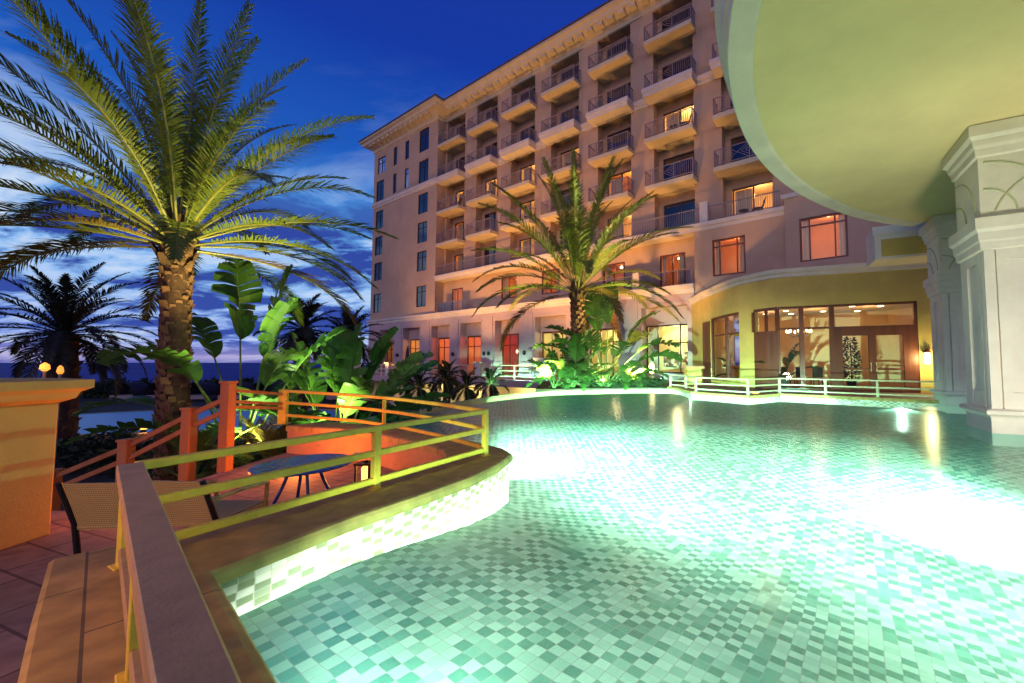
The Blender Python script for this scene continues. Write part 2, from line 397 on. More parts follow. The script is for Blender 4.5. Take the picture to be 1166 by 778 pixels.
def make_window(root, name, u0, u1, z0, z1, y, vs=(), hs=(), fm=None, pm=None, outer=0.09, world=False):
    f = frame_mb(u0, u1, z0, z1, y, vs, hs, 0.07, 0.08, outer).build(name, fm or M['frame_dark'], root, world=False)
    p = MB(); p.face([(u0+outer, y+0.04, z0+outer), (u1-outer, y+0.04, z0+outer), (u1-outer, y+0.04, z1-outer), (u0+outer, y+0.04, z1-outer)])
    p.build('pane', pm or M['darkglass'], f, world=False)
    return f
def room_mb(u0, u1, y0, y1, z0, z1):
    mb = MB()
    mb.face([(u0,y1,z0),(u1,y1,z0),(u1,y1,z1),(u0,y1,z1)]); mb.face([(u0,y0,z0),(u0,y1,z0),(u0,y1,z1),(u0,y0,z1)])
    mb.face([(u1,y0,z0),(u1,y0,z1),(u1,y1,z1),(u1,y1,z0)]); mb.face([(u0,y0,z1),(u1,y0,z1),(u1,y1,z1),(u0,y1,z1)])
    mb.face([(u0,y0,z0),(u0,y1,z0),(u1,y1,z0),(u1,y0,z0)])
    return mb
def curtain_mb(u0, u1, y, z0, z1):
    mb = MB(); n = max(6, int((u1 - u0) / 0.05))
    for k in range(n):
        a, b = u0 + (u1-u0)*k/n, u0 + (u1-u0)*(k+1)/n
        ya, yb = y + 0.03*math.sin(k*1.9), y + 0.03*math.sin((k+1)*1.9)
        mb.face([(a,ya,z0),(b,yb,z0),(b,yb,z1),(a,ya,z1)])
    return mb

# ================================================================== HOTEL (local frame: x along the front, y inward, z up)
HO = Vector((-14.5 + 0.57105, 39.7 + 0.82092, 0.0))       # main wall plane, corner by the left wing
hotel = thing('hotel_building', 'eight-storey tan hotel with rows of balconies and a ground floor arcade', 'hotel', HO, FANG)
HM = ROOTM[hotel.name]
def HW(u, y, z): return HM @ Vector((u, y, z))
del ROOTM[hotel.name]                                      # its parts are given in local coordinates
FL = [9.85, 13.2, 16.5, 20.0, 23.45]
TOP, CB = 27.5, 26.35
BAYS = [(0.25, 3.05)] + [(3.0 + 4.63*i - 2.85, 3.0 + 4.63*i) for i in range(1, 8)]
UE = 37.0
w = MB()
slots = [(a, b, FL[0], CB - 0.15) for a, b in BAYS]
wall_open(w, 0.0, UE, FL[0], CB + 0.3, slots, 0.0, 0.8)
for a, b in BAYS:                                          # back walls of the balcony slots, with door openings
    wall_open(w, a, b, FL[0], CB - 0.15, [(a + 0.35, b - 0.05, z + 0.02, z + 2.45) for z in FL], 0.8, 0.1)
ops3 = [(1.35,3.05,6.15,8.6),(8.35,10.25,6.95,8.9),(13.1,15.0,6.9,8.9),(19.1,20.95,6.15,8.55),(23.65,25.45,6.15,8.55)]
wall_open(w, 0.0, 26.4, 6.1, FL[0], ops3, 0.0, 0.12)
w.build('front_wall', M['stucco'], hotel)
w = MB()
rw = [(27.5,29.4,6.45,8.7)]
wall_open(w, 26.4, 31.5, 0.0, 9.45, rw, -1.0, 0.15)
w.face([(26.4,-1.0,0),(26.4,0.0,0),(26.4,0.0,9.45),(26.4,-1.0,9.45)])
rw2 = [(32.2,34.35,6.6,8.95)]
wall_open(w, 31.5, UE, 0.0, 10.3, rw2, -1.25, 0.15)
w.face([(31.5,-1.25,0),(31.5,0.0,0),(31.5,0.0,10.3),(31.5,-1.25,10.3)]); w.face([(31.5,-1.25,10.3),(UE,-1.25,10.3),(UE,0.0,10.3),(31.5,0.0,10.3)])
w.build('side_block_wall', M['stucco'], hotel)
# left wing
lw = MB()
LWR = [(-3.15,-1.45),(0,0)]
zrow = [(23.55,26.0),(20.2,22.6),(16.85,19.0),(13.75,15.95),(10.75,12.85),(7.0,9.2)]
lops = [(-3.2,-1.5,a,b) for a, b in zrow] + [(-11.5,-9.85,23.5,25.4)] + [(-11.7,-10.05,a,b) for a, b in zrow[1:]]
lops += [(-8.15,-7.45,23.6,25.7),(-5.85,-5.1,23.6,25.7),(-8.15,-7.45,20.35,22.6),(-5.85,-5.1,20.35,22.6)]
wall_open(lw, -12.3, 0.0, 6.0, CB + 0.3, lops, -1.0, 0.15)
lw.face([(0,-1.0,6.0),(0,1.2,6.0),(0,1.2,CB+0.3),(0,-1.0,CB+0.3)]); lw.face([(-12.3,-1.0,-3),(-12.3,14,-3),(-12.3,14,CB+0.3),(-12.3,-1.0,CB+0.3)])
lw.face([(UE,0,0),(UE,14,0),(UE,14,CB+.3),(UE,0,CB+.3)]); lw.face([(-12.3,14,-3),(UE,14,-3),(UE,14,CB+.3),(-12.3,14,CB+.3)])
lw.build('wing_wall', M['stucco'], hotel)
for a, b, c, d in lops:
    lit = (a, c) in ((-5.85, 20.35),)
    half = (a, c) == (-11.5, 23.5)
    vs = ((a+b)/2,) if b - a > 1 else ()
    f = make_window(hotel, 'window', a, b, c, d, -0.93, vs, (d - 0.62,), M['frame_dark'], M['lit_pane'] if False else (M['glass'] if lit or half else M['darkglass']), 0.07)
    if lit or half:
        curtain_mb(a if lit else (a+b)/2, b, -0.75, c, d).build('curtain', M['curtain'], f)
        room_mb(a, b, -0.85, 0.6, c, d).build('room_interior', M['room_yellow'], hotel)
        p = HW((a+b)/2, -0.82 + 0.9, (c+d)/2 + 0.3); plight('room light', p, 25, (1,0.72,0.4), 0.1)
# belt courses, ledge, base course
def sweep(mb, path, prof):
    """profile (out, z) swept along a polyline given in (x, y); 'out' points to -y side (left of travel is inward)"""
    pts = [Vector(p) for p in path]; rings = []
    for k, p in enumerate(pts):
        d0 = (pts[k] - pts[k-1]).normalized() if k else (pts[1] - pts[0]).normalized()
        d1 = (pts[k+1] - pts[k]).normalized() if k < len(pts) - 1 else d0
        n0 = Vector((d0.y, -d0.x)); n1 = Vector((d1.y, -d1.x)); nn = (n0 + n1)
        if nn.length < 1e-3: nn = n0
        nn.normalize(); s = 1 / max(0.35, nn.dot(n0))
        rings.append(mb.add([(p.x + nn.x*o*s, p.y + nn.y*o*s, z) for o, z in prof]))
    m = len(prof)
    for k in range(len(pts) - 1):
        for j in range(m - 1):
            mb.idx(rings[k] + j, rings[k+1] + j, rings[k+1] + j + 1, rings[k] + j + 1)
    mb.idx(*[rings[0] + j for j in range(m)]); mb.idx(*[rings[-1] + j for j in reversed(range(m))])
BELT = [(0.0,19.42),(0.08,19.42),(0.10,19.62),(0.2,19.68),(0.22,19.98),(0.0,20.0)]
mb = MB(); sweep(mb, [(-12.3,-1.0),(0.0,-1.0)], BELT)
STEP = [(0.08,19.42,19.62),(0.14,19.62,19.72),(0.2,19.72,19.99)]
ends = [(BAYS[k][1] + 0.22, BAYS[k+1][0] - 0.28) for k in range(len(BAYS)-1)] + [(BAYS[-1][1] + 0.22, UE)]
for o, z0, z1 in STEP:
    for a, b in ends: mb.box(a, b, -o, 0.0, z0, z1)
    for a, b in BAYS: mb.box(a - 0.28 - o*0.5, b + 0.22 + o*0.5, -1.0 - o*0.7, -0.0, z0, z1)
mb.build('belt_course', M['trim'], hotel)
mb = MB(); sweep(mb, [(0.0,-1.02),(31.5,-1.02)], [(-1.0,9.42),(0.0,9.42),(0.03,9.6),(0.12,9.66),(0.14,9.88),(-1.0,9.88)]); mb.build('terrace_ledge', M['trim'], hotel)
mb = MB(); sweep(mb, [(31.5,-0.2),(31.5,-1.25),(UE,-1.25)], [(0.0,10.15),(0.12,10.2),(0.16,10.42),(0.0,10.46)]); mb.build('parapet_cap', M['trim'], hotel)
# main cornice with brackets
CP = [(0.0,26.2),(0.1,26.25),(0.14,26.55),(0.45,26.75),(0.95,26.95),(1.05,27.2),(1.25,27.3),(1.25,27.5),(0.0,27.55)]
mb = MB(); cpath = [(-12.3,3.0),(-12.3,-1.0),(0.0,-1.0),(0.0,0.0),(UE,0.0)]
sweep(mb, cpath, CP)
for k in range(38):
    u = 1.6 + k * 0.92
    mb.box(u, u + 0.5, -0.85, -0.1, 26.66, 26.95)
for k in range(13):
    u = -12.1 + k * 0.92
    mb.box(u, u + 0.5, -1.85, -1.1, 26.66, 26.95)
mb.build('cornice', M['cornice'], hotel)
mb = MB(); sweep(mb, cpath, [(0.0,27.5),(1.32,27.5),(1.32,27.62),(0.0,27.85)]); mb.build('roof_edge', M['roof'], hotel)
mb = MB(); mb.prism([(-12.3,-1.0),(0,-1.0),(0,0),(UE,0),(UE,14),(-12.3,14)], 27.4, 27.7); mb.build('roof', M['roof'], hotel)
# balconies (slab > railing)
bw = 3.38
mb = MB(); mb.box(0, bw, -1.0, 0.0, -0.30, 0.0); mb.box(0.28, bw-0.22, 0.0, 0.79, -0.29, -0.01)
slab0 = mb.build('balcony', M['cornice'], hotel, bevel=0.02)
def railing_mb(wd, dp, h=1.05):
    mb = MB(); t = 0.035
    for p, q in (((0,0),(wd,0)), ((0,0),(0,dp)), ((wd,0),(wd,dp))):
        for z in (h, 0.12): mb.bar((*p, z), (*q, z), 0.05, 0.05)
    for x in (0, wd*0.2, wd*0.62, wd): mb.bar((x,0,0), (x,0,h), 0.055, 0.055, (0,1,0))
    def bars(x0, x1, n):
        for k in range(1, n): mb.bar((x0+(x1-x0)*k/n,0,0.12), (x0+(x1-x0)*k/n,0,h), 0.024, 0.024, (0,1,0))
    bars(0, wd*0.2, 5); bars(wd*0.62, wd, 9)
    a, b = wd*0.2, wd*0.62; m = (a+b)/2; zc = (h+0.12)/2
    for f in (0.0, 0.33, 0.66):
        for xs, sx in ((a, 1), (b, -1)):
            for zs, sz in ((0.12, 1), (h, -1)):
                L = (b - a)/2 * (1 - f)
                mb.bar((xs + sx*f*(b-a)/2*0.0, 0, zs + sz*f*(zc-0.12)), (xs + sx*L, 0, zs + sz*(f*(zc-0.12) + (zc-0.12)*(1-f))), 0.024, 0.024, (0,1,0))
    for k in range(1, 7):
        for x in (0, wd): mb.bar((x, dp*k/7, 0.12), (x, dp*k/7, h), 0.024, 0.024, (0,1,0))
    return mb
r0 = railing_mb(bw - 0.1, 0.92).build('railing', M['iron'], slab0); r0.location = (0.05, -0.94, 0.0)
# sliding door prototype: width 2.4
DW = 2.4
d0 = frame_mb(0, DW, 0, 2.42, 0, (DW*0.52,), (), 0.09, 0.09, 0.07).build('sliding_door', M['frame_dark'], hotel)
pm = MB(); pm.face([(0.07,0.05,0.07),(DW-0.07,0.05,0.07),(DW-0.07,0.05,2.35),(0.07,0.05,2.35)])
pane_dark = pm.build('pane', M['darkglass'], d0)
d1 = d0.copy(); C.objects.link(d1)
pm = MB(); pm.face([(0.07,0.05,0.07),(DW-0.07,0.05,0.07),(DW-0.07,0.05,2.35),(0.07,0.05,2.35)])
pm.build('pane', M['glass'], d1)
curtain_mb(0.08, 1.1, 0.35, 0.02, 2.4).build('curtain', M['curtain'], d1)
rm = room_mb(-0.3, DW + 0.3, 0.1, 3.0, 0.0, 2.9); rm.build('room_interior', M['room'], d1)
first = {True: True, False: True}
fb = True
LIT = {(2,0):1.3,(2,1):1.3,(2,2):1.2,(2,5):1.5,(1,4):0.7,(0,4):1.4,(0,0):0.6,(0,6):1.0,(1,0):0.5,(1,2):0.8,(0,2):0.7,(2,3):0.35,(3,7):1.0}
for fi, z in enumerate(FL):
    for bi, (a, b) in enumerate(BAYS):
        if fi > 0:
            s = slab0 if fb else copy_tree(slab0, hotel)
            fb = False
            s.location = (a - 0.28, 0, z)
        lit = LIT.get((fi, bi), 0)
        src = d1 if lit else d0
        d = src if first[bool(lit)] else copy_tree(src, hotel)
        first[bool(lit)] = False
        d.location = (a + 0.38, 0.84, z + 0.02)
        if lit:
            col = (1,0.66,0.3) if (fi, bi) not in ((1,4),(1,0),(0,0)) else (1,0.4,0.12)
            plight('room light', HW(a + 0.38 + DW*0.6, 0.84 + 1.2, z + 2.2), 105*lit, col, 0.15)
# railing along the long ledge at the terrace floor
mb = MB()
for z in (FL[0] + 1.0, FL[0] + 0.15): mb.bar((0.15,-0.95,z), (31.3,-0.95,z), 0.05, 0.05)
for k in range(260):
    u = 0.15 + k * 0.12
    mb.bar((u,-0.95,FL[0]+.15), (u,-0.95,FL[0]+1.0), 0.022, 0.022, (0,1,0))
mb.build('terrace_railing', M['iron'], hotel)
for u in (17.4, 26.75):
    mb = MB(); mb.box(u, u+0.5, -1.0, -0.6, FL[0]+0.03, FL[0]+1.35); mb.build('terrace_pier', M['trim'], hotel)
# third floor: lit windows and glass balustrade
for k, (a, b, c, d) in enumerate(ops3):
    f = make_window(hotel, 'french_door' if c < 6.5 else 'window', a, b, c, d, 0.05, ((a+b)/2,), (), M['wood'], M['glass'], 0.1)
    room_mb(a-0.3, b+0.3, 0.13, 2.6, c - 0.05, d+0.2).build('room_interior', M['room'], hotel)
    curtain_mb(a + 0.1, a + (b-a)*(0.3 if k % 2 else 0.2), 0.3, c, d).build('curtain', M['curtain'], f); curtain_mb(b - (b-a)*(0.18 if k % 2 else 0.3), b - 0.1, 0.3, c, d).build('curtain', M['curtain'], f)
    mb = MB(); mb.lathe([(0.03,0.16),(0.12,0.1),(0.14,0.0)], (a + (b-a)*0.6, 0.9, d - 0.2), 10); mb.build('ceiling_lamp', M['bulb'], f)
    plight('room light', HW(a + (b-a)*0.75, 1.0, d - 0.25), 42, (1,0.27,0.045), 0.12)
for a, b, c, d in rw + rw2:
    y = -0.92 if a < 30 else -1.17
    f = make_window(hotel, 'window', a, b, c, d, y, (a + (b-a)*0.22, a + (b-a)*0.75), (d - 0.45,), M['wood'], M['glass'], 0.1)
    room_mb(a-0.3, b+0.3, y + 0.09, y + 2.6, c - 0.2, d+0.25).build('room_interior', M['room'], hotel)
    plight('room light', HW(a + (b-a)*0.6, y + 1.0, d - 0.2), 46, (1,0.28,0.05), 0.12)
    curtain_mb(a + 0.1, a + 0.42, y + 0.3, c, d).build('curtain', M['curtain'], f); curtain_mb(b - 0.38, b - 0.1, y + 0.3, c, d).build('curtain', M['curtain'], f)
    for du, dy in ((0.4,0.5),(1.3,0.9),(1.5,0.35)):
        mb = MB(); mb.lathe([(0.10,0),(0.10,0.02)], (a+du, y+0.09+dy, d+0.2), 12); mb.build('downlight', M['down'], f)
for a, b in ((0.5,4.6),(18.6,22.1),(22.6,26.2)):
    mb = MB(); mb.face([(a,-1.0,6.2),(b,-1.0,6.2),(b,-1.0,7.1),(a,-1.0,7.1)]); g = mb.build('glass_balustrade', M['railglass'], hotel)
    mb = MB(); mb.bar((a,-1.0,7.13),(b,-1.0,7.13),0.05,0.05)
    for k in range(5): mb.bar((a+(b-a)*k/4,-1.0,6.16),(a+(b-a)*k/4,-1.0,7.13),0.05,0.05,(0,1,0))
    mb.build('handrail', M['iron'], g)
mb = MB(); mb.box(22.1,22.55,-1.05,-0.65,6.16,7.35); mb.build('terrace_pier', M['trim'], hotel)
# ground floor arcade
AR = [(-9.9,-7.1,'dim'),(-5.3,-2.3,'warm'),(-0.35,2.55,'orange'),(4.1,7.0,'orange'),(8.75,11.6,'red'),(13.35,16.45,'yellow'),(18.0,21.0,'yellow'),(22.75,25.9,'mural')]
w = MB(); wall_open(w, -12.4, 26.38, -3.0, 6.0, [(a,b,0.1,4.9) for a,b,_ in AR], -1.08, 1.0)
w.face([(-12.4,-1.08,-3),(-12.4,14,-3),(-12.4,14,6),(-12.4,-1.08,6)])
w.build('arcade_wall', M['arcade'], hotel)
mb = MB(); sweep(mb, [(-12.4,2.0),(-12.4,-1.08),(26.38,-1.08)], [(0.0,5.6),(0.05,5.62),(0.07,5.86),(0.2,5.95),(0.22,6.14),(-1.0,6.16)]); mb.build('base_course', M['trim'], hotel)
mb = MB()
for k in range(len(AR)):                                   # shallow pilaster strips between the openings
    a = AR[k][1] + 0.25; b = (AR[k+1][0] - 0.25) if k + 1 < len(AR) else 26.3
    if b - a > 0.3: mb.box(a, b, -1.14, -1.07, 0.1, 5.3)
    mb.box(AR[k][0]-0.12, AR[k][1]+0.12, -1.12, -1.07, 4.93, 5.1)
mb.build('pilaster_trim', M['arcade'], hotel)
for a, b, kind in AR:
    mb = MB(); mb.box(a, b, -0.35, -0.2, 3.75, 4.9)
    for k in range(8): mb.box(a + 0.15, b - 0.15, -0.38, -0.35, 3.85 + k*0.12, 3.92 + k*0.12)
    mb.box((a+b)/2 - 0.05, (a+b)/2 + 0.05, -0.4, -0.35, 3.75, 4.9)
    mb.build('louvre_panel', M['arcade'], hotel)
    y = -0.3
    if kind == 'mural':
        f = make_window(hotel, 'window', a, b, 0.55, 3.75, y, (a + (b-a)*0.27, a + (b-a)*0.76), (2.55,), M['frame_dark'], M['glass'], 0.09)
        mb = MB(); mb.box(a, b, -0.4, -0.1, 0.1, 0.55); mb.build('window_sill', M['arcade'], hotel)
        mb = MB(); mb.face([(a+0.3,1.9,0.9),(b+0.7,1.9,0.9),(b+0.7,1.9,2.0),(a+0.3,1.9,2.0)]); mb.build('mural', M['mural'], f)
        curtain_mb(a + 0.05, a + 0.75, y + 0.25, 0.6, 3.7).build('curtain', M['curtain'], f)
    else:
        f = make_window(hotel, 'glazed_door', a + 0.1, b - 0.1, 0.12, 3.75, y, (a + (b-a)*0.36, a + (b-a)*0.7), (2.75,), M['wood'], M['glass'], 0.14)
    cmat = {'red':M['room_red'],'orange':M['room'],'yellow':M['room_yellow'],'mural':M['room_yellow'],'warm':M['room'],'dim':M['room']}[kind]
    room_mb(a - 0.6, b + 0.8, y + 0.09, 2.0, 0.1, 3.95).build('room_interior', cmat, hotel)
    pw, colr = {'red':(80,(1,0.10,0.08)),'orange':(120,(1,0.20,0.10)),'yellow':(150,(1,0.78,0.36)),'mural':(210,(1,0.86,0.42)),'warm':(110,(1,0.5,0.22)),'dim':(30,(1,0.5,0.22))}[kind]
    plight('arcade room light', HW(a + (b-a)*0.55, 0.8, 3.4), pw, colr, 0.2)
    for du, dz in ((0.3,2.2),(0.62,2.6)) if kind in ('orange','warm','red') else ():
        mb = MB(); mb.lathe([(0.04,0.2),(0.13,0.12),(0.15,0),(0.1,-0.1)], (a+(b-a)*du, 0.9, dz), 10); mb.build('hanging_lamp', M['bulb'], hotel)
        mb = MB(); mb.box(a+(b-a)*du-0.5, a+(b-a)*du+0.3, 1.5, 1.9, 0.1, 1.1 + 0.5*du); mb.build('furniture', M['wood'], hotel)
    if kind in ('red',):
        mb = MB(); mb.box(a + (b-a)*0.45, b - 0.3, 1.6, 1.9, 3.0, 3.7); mb.build('glow_panel', emis('red glow panel', (1,0.12,0.06) if kind == 'red' else (1,0.45,0.3), 1.5), hotel)  # self-lit red panel high inside the red room
# black wall sconces on the arcade piers
for u in (-6.0,-1.3,3.3,7.6,8.2,12.4):
    mb = MB(); mb.lathe([(0.06,-0.18),(0.13,-0.1),(0.13,0.1),(0.06,0.18)], (u,-1.3,2.05), 10); mb.box(u-0.03,u+0.03,-1.3,-1.13,2.0,2.1)
    mb.build('wall_lantern', M['black'], hotel)

# ================================================================== TERRACE in front of the arcade
def HP(u, y): p = HW(u, y, 0); return (p.x, p.y)
mb = MB(); mb.prism([HP(-12.4,-5.7),HP(18.4,-5.7),HP(18.4,-1.1),HP(-12.4,-1.1)], -0.42, 0.09); struct(mb.build('arcade_terrace', M['arcade']))
under = thing('basement_wall', 'cream lit basement wall below the arcade terrace', 'wall', HW(3,-3.2,-2.7), FANG)
mb = MB()
i0 = [HW(-12.3,-3.4,-2.7), HW(18.3,-3.4,-2.7), HW(18.3,-3.4,-0.42), HW(-12.3,-3.4,-0.42)]; mb.face(i0)
mb.build('wall_face', M['room_yellow'], under)
for u in (-11.5,-5.5,0.5,6.5,12.4,18.1):
    mb = MB(); c = HW(u,-5.2,0); mb.box(-0.25,0.25,-0.25,0.25,-2.7,-0.44, Matrix.Translation((c.x,c.y,0)) @ Matrix.Rotation(FANG,4,'Z')); mb.build('pier', M['arcade'], under)
for u in (4.0, 9.5, 15.0): plight('basement light', HW(u,-4.6,-0.8), 160, (1,0.8,0.4), 0.15)
tr = thing('terrace_balustrade', 'pale balustrade with square piers along the arcade terrace', 'balustrade', HW(10,-5.5,0.09), FANG)
Rf = Matrix.Rotation(FANG,4,'Z')
for u in (-12.0,-6.0,0.0,6.0,12.0):
    c = HW(u,-5.5,0); mb = MB(); T = Matrix.Translation((c.x,c.y,0)) @ Rf
    mb.box(-0.28,0.28,-0.28,0.28,0.09,1.15,T); mb.box(-0.36,0.36,-0.36,0.36,1.15,1.27,T); mb.build('pier', M['trim'], tr)
c = HW(18.0,-5.4,0); mb = MB(); T = Matrix.Translation((c.x,c.y,0)) @ Rf
mb.box(-0.45,0.45,-0.45,0.45,0.09,1.4,T); mb.box(-0.55,0.55,-0.55,0.55,1.4,1.55,T); mb.build('end_pier', M['trim'], tr)
mb = MB()
for z in (0.3, 0.68, 1.05): mb.bar(HW(-12,-5.5,z), HW(17.6,-5.5,z), 0.08, 0.08)
for k in range(13):
    u = -11 + k*2.4; mb.bar(HW(u,-5.5,0.1), HW(u,-5.5,1.05), 0.09, 0.09, (0,1,0))
mb.build('rails', M['rail_pale'], tr)
# closed umbrellas
for k, (u, lab) in enumerate(((-6.4,'closed dark umbrella near the far left arcade door'),(-1.3,'closed dark umbrella standing between two arcade openings'))):
    p = HW(u,-3.0,0.09); um = thing('closed_umbrella', lab, 'umbrella', p, 0, 'closed umbrellas on the arcade terrace')
    mb = MB(); mb.tube([p, p + Vector((0,0,2.7))], 0.03, 8); mb.lathe([(0.3,0),(0.3,0.06),(0.05,0.1)], p, 12); mb.build('pole', M['black'], um)
    mb = MB(); mb.lathe([(0.05,2.75),(0.12,2.4),(0.2,1.6),(0.24,1.05),(0.1,1.0)], p, 12); mb.build('canopy', M['umbrella'], um)

# ================================================================== POOL
EDGE_NEAR = [(3.4,-2.30),(-1.14,1.5),(-2.08,2.27),(-1.74,3.0),(-1.38,3.60),(-1.12,4.10),(-0.96,4.62),(-0.89,5.11),(-1.06,5.42),(-1.45,5.80),(-2.1,6.33),(-2.95,6.95),(-3.9,7.45),(-5.0,7.85)]
EDGE_INF = [(-4.93,8.71),(-4.55,10.44),(-4.05,12.46),(-3.70,13.75),(-2.95,15.7),(-1.56,17.55),(-0.0,18.4),(1.64,18.85),(3.3,19.2),(4.3,19.0)]
EDGE_FAR = [(4.55,17.9),(4.45,15.95),(5.88,13.98),(7.5,15.0),(10.95,12.25),(14.5,9.6),(14.5,-2.3)]
POOL = EDGE_NEAR + EDGE_INF + EDGE_FAR
def inside(p, poly):
    x, y = p; c = False
    for (x0,y0),(x1,y1) in zip(poly, poly[1:] + poly[:1]):
        if (y0 > y) != (y1 > y) and x < (x1-x0)*(y-y0)/(y1-y0) + x0: c = not c
    return c
def fan_poly(poly, z):
    bm = bmesh.new(); vs = [bm.verts.new((x,y,z)) for x,y in poly]; f = bm.faces.new(vs)
    bmesh.ops.triangulate(bm, faces=[f]); mb = MB(); mb.v = [tuple(v.co) for v in bm.verts]; bm.verts.index_update()
    mb.f = [tuple(v.index for v in f.verts) for f in bm.faces]; mb.mi = [0]*len(mb.f); bm.free(); return mb
def floor_z(x, y):
    # shallow by the near deck, deeper away from it
    ss = lambda t: (lambda c: c*c*(3-2*c))(max(0.0, min(1.0, t)))
    d = (x*0.75 + y*0.6) - 0.2
    h = math.hypot(x, y)
    return -0.24 - 0.48*ss(d/4.0)*(1 - 0.92*ss((h - 4)/6.0)) + 0.07*ss((h - 6)/5)
# water and floor
wm = fan_poly(POOL, 0.0); struct(wm.build('pool_water', M['water']))
mb = MB(); nx, ny = 44, 48; X0,X1,Y0,Y1 = -5.6,14.6,-2.4,19.4
g = mb.add([(X0+(X1-X0)*i/nx, Y0+(Y1-Y0)*j/ny, floor_z(X0+(X1-X0)*i/nx, Y0+(Y1-Y0)*j/ny)) for j in range(ny+1) for i in range(nx+1)])
for j in range(ny):
    for i in range(nx):
        cx, cy = X0+(X1-X0)*(i+.5)/nx, Y0+(Y1-Y0)*(j+.5)/ny
        if any(inside((cx+dx, cy+dy), POOL) for dx in (-.3,0,.3) for dy in (-.3,0,.3)):
            a = g + j*(nx+1) + i; mb.idx(a, a+1, a+nx+2, a+nx+1)
struct(mb.build('pool_floor', M['floor_tile'], smooth=True))
# walls with metric UVs so the mosaic runs along them
def ribbon(name, path, z0, z1, m, tile=0.088, close=False):
    me = bpy.data.meshes.new(name); v = []; f = []; uv = []
    L = 0
    for (x0,y0),(x1,y1) in zip(path, path[1:]):
        d = math.hypot(x1-x0, y1-y0); i = len(v)
        v += [(x0,y0,z0),(x1,y1,z0),(x1,y1,z1),(x0,y0,z1)]; f.append((i,i+1,i+2,i+3))
        uv += [(L/tile,z0/tile*1.9),((L+d)/tile,z0/tile*1.9),((L+d)/tile,z1/tile*1.9),(L/tile,z1/tile*1.9)]; L += d
    me.from_pydata(v, [], f); ul = me.uv_layers.new(name='UVMap')
    for k, c in enumerate(uv): ul.data[k].uv = c
    me.materials.append(m); o = bpy.data.objects.new(name, me); C.objects.link(o); return struct(o)
def smoothpath(pts, n=4):
    out = []
    P = [Vector(p) for p in pts]
    for k in range(len(P)-1):
        a, b, c, d = P[max(k-1,0)], P[k], P[k+1], P[min(k+2,len(P)-1)]
        for j in range(n):
            t = j/n
            out.append(tuple(0.5*((2*b) + (c-a)*t + (2*a-5*b+4*c-d)*t*t + (3*b-a-3*c+d)*t**3)))
    out.append(tuple(P[-1])); return out
ribbon('pool_wall', EDGE_NEAR, -0.65, 0.06, M['wall_tile'])
ribbon('pool_wall', EDGE_INF[-1:] + EDGE_FAR, -0.75, 0.06, M['wall_tile'])
# infinity edge: narrow lip just under the water line, outer wall down to the garden
def offset(path, d):
    out = []
    P = [Vector(p) for p in path]
    for k, p in enumerate(P):
        t = (P[min(k+1,len(P)-1)] - P[max(k-1,0)]).normalized(); out.append((p.x - t.y*d, p.y + t.x*d))
    return out
inf = [EDGE_NEAR[-1]] + EDGE_INF
infs = smoothpath(inf, 4); info = offset(infs, 0.28)
mb = MB()
for k in range(len(infs)-1):
    a, b, c, d = infs[k], infs[k+1], info[k+1], info[k]
    mb.face([(*a,-0.012),(*b,-0.012),(*c,-0.05),(*d,-0.05)]); mb.face([(*d,-0.05),(*c,-0.05),(*c,-2.7),(*d,-2.7)]); mb.face([(*a,-0.012),(*a,-0.7),(*b,-0.7),(*b,-0.012)])
struct(mb.build('pool_infinity_edge', mat('wet green stone lip', (0.34,0.42,0.16), 0.3, 5, 0.3, 0.2, 30)))
# coping of the near deck: one stone cap following the pool edge
inner = [(-5.35,7.35),(-4.1,6.98),(-3.2,6.48),(-2.35,5.85),(-1.8,5.35),(-1.62,4.92),(-1.72,4.5),(-2.08,3.75),(-2.50,2.92),(-2.62,2.72),(-2.74,2.74),(-3.02,2.40),(-1.88,1.45),(2.95,-2.60)]
def strip(mb, pairs, dz=0.0):
    """stone cap between an outer (water side, rounded nose) and an inner edge"""
    rows = []
    for o, n in pairs:
        o, n = Vector(o), Vector(n); d = (n - o); L = d.length; d.normalize(); o = o - d*0.05
        q = [(0.012,0.0),(0.0,0.025),(0.003,0.065),(0.02,0.092),(0.05,0.10),(L+0.03,0.10),(L+0.05,0.085),(L+0.05,0.0)]
        rows.append(mb.add([(o.x + d.x*a, o.y + d.y*a, z + dz) for a, z in q]))
    for a, b in zip(rows, rows[1:]):
        for k in range(7): mb.idx(a+k, b+k, b+k+1, a+k+1)
    mb.idx(*[rows[0]+k for k in range(8)]); mb.idx(*[rows[-1]+k for k in range(8)])
mb2 = MB()
strip(mb2, [((3.4,-2.30),(3.04,-2.73)), ((-1.14,1.5),(-1.5,1.07)), ((-2.08,2.27),(-2.44,1.84)), ((-2.74,2.82),(-3.09,2.39))])
strip(mb2, [((-2.08,2.27),(-2.72,2.56)), ((-1.74,3.0),(-2.50,2.94)), ((-1.38,3.60),(-2.17,3.6)), ((-1.12,4.10),(-1.93,4.08)), ((-0.96,4.62),(-1.72,4.52)), ((-0.89,5.11),(-1.64,4.9)), ((-1.06,5.42),(-1.68,5.08)), ((-1.45,5.80),(-1.82,5.35)), ((-2.1,6.33),(-2.35,5.85)), ((-2.95,6.95),(-3.2,6.48)), ((-3.9,7.45),(-4.1,6.98)), ((-5.0,7.85),(-5.35,7.35))], 0.003)
struct(mb2.build('pool_coping', M['coping']))
mb = MB(); dw = offset(inner, 0.03)
for a, b in zip(dw, dw[1:]): mb.face([(*a,-0.7),(*b,-0.7),(*b,0.03),(*a,0.03)])
o = mb.build('deck_wall', M['orange'])
tag(o, 'terracotta stucco parapet wall under the pool coping, glowing orange', 'wall')
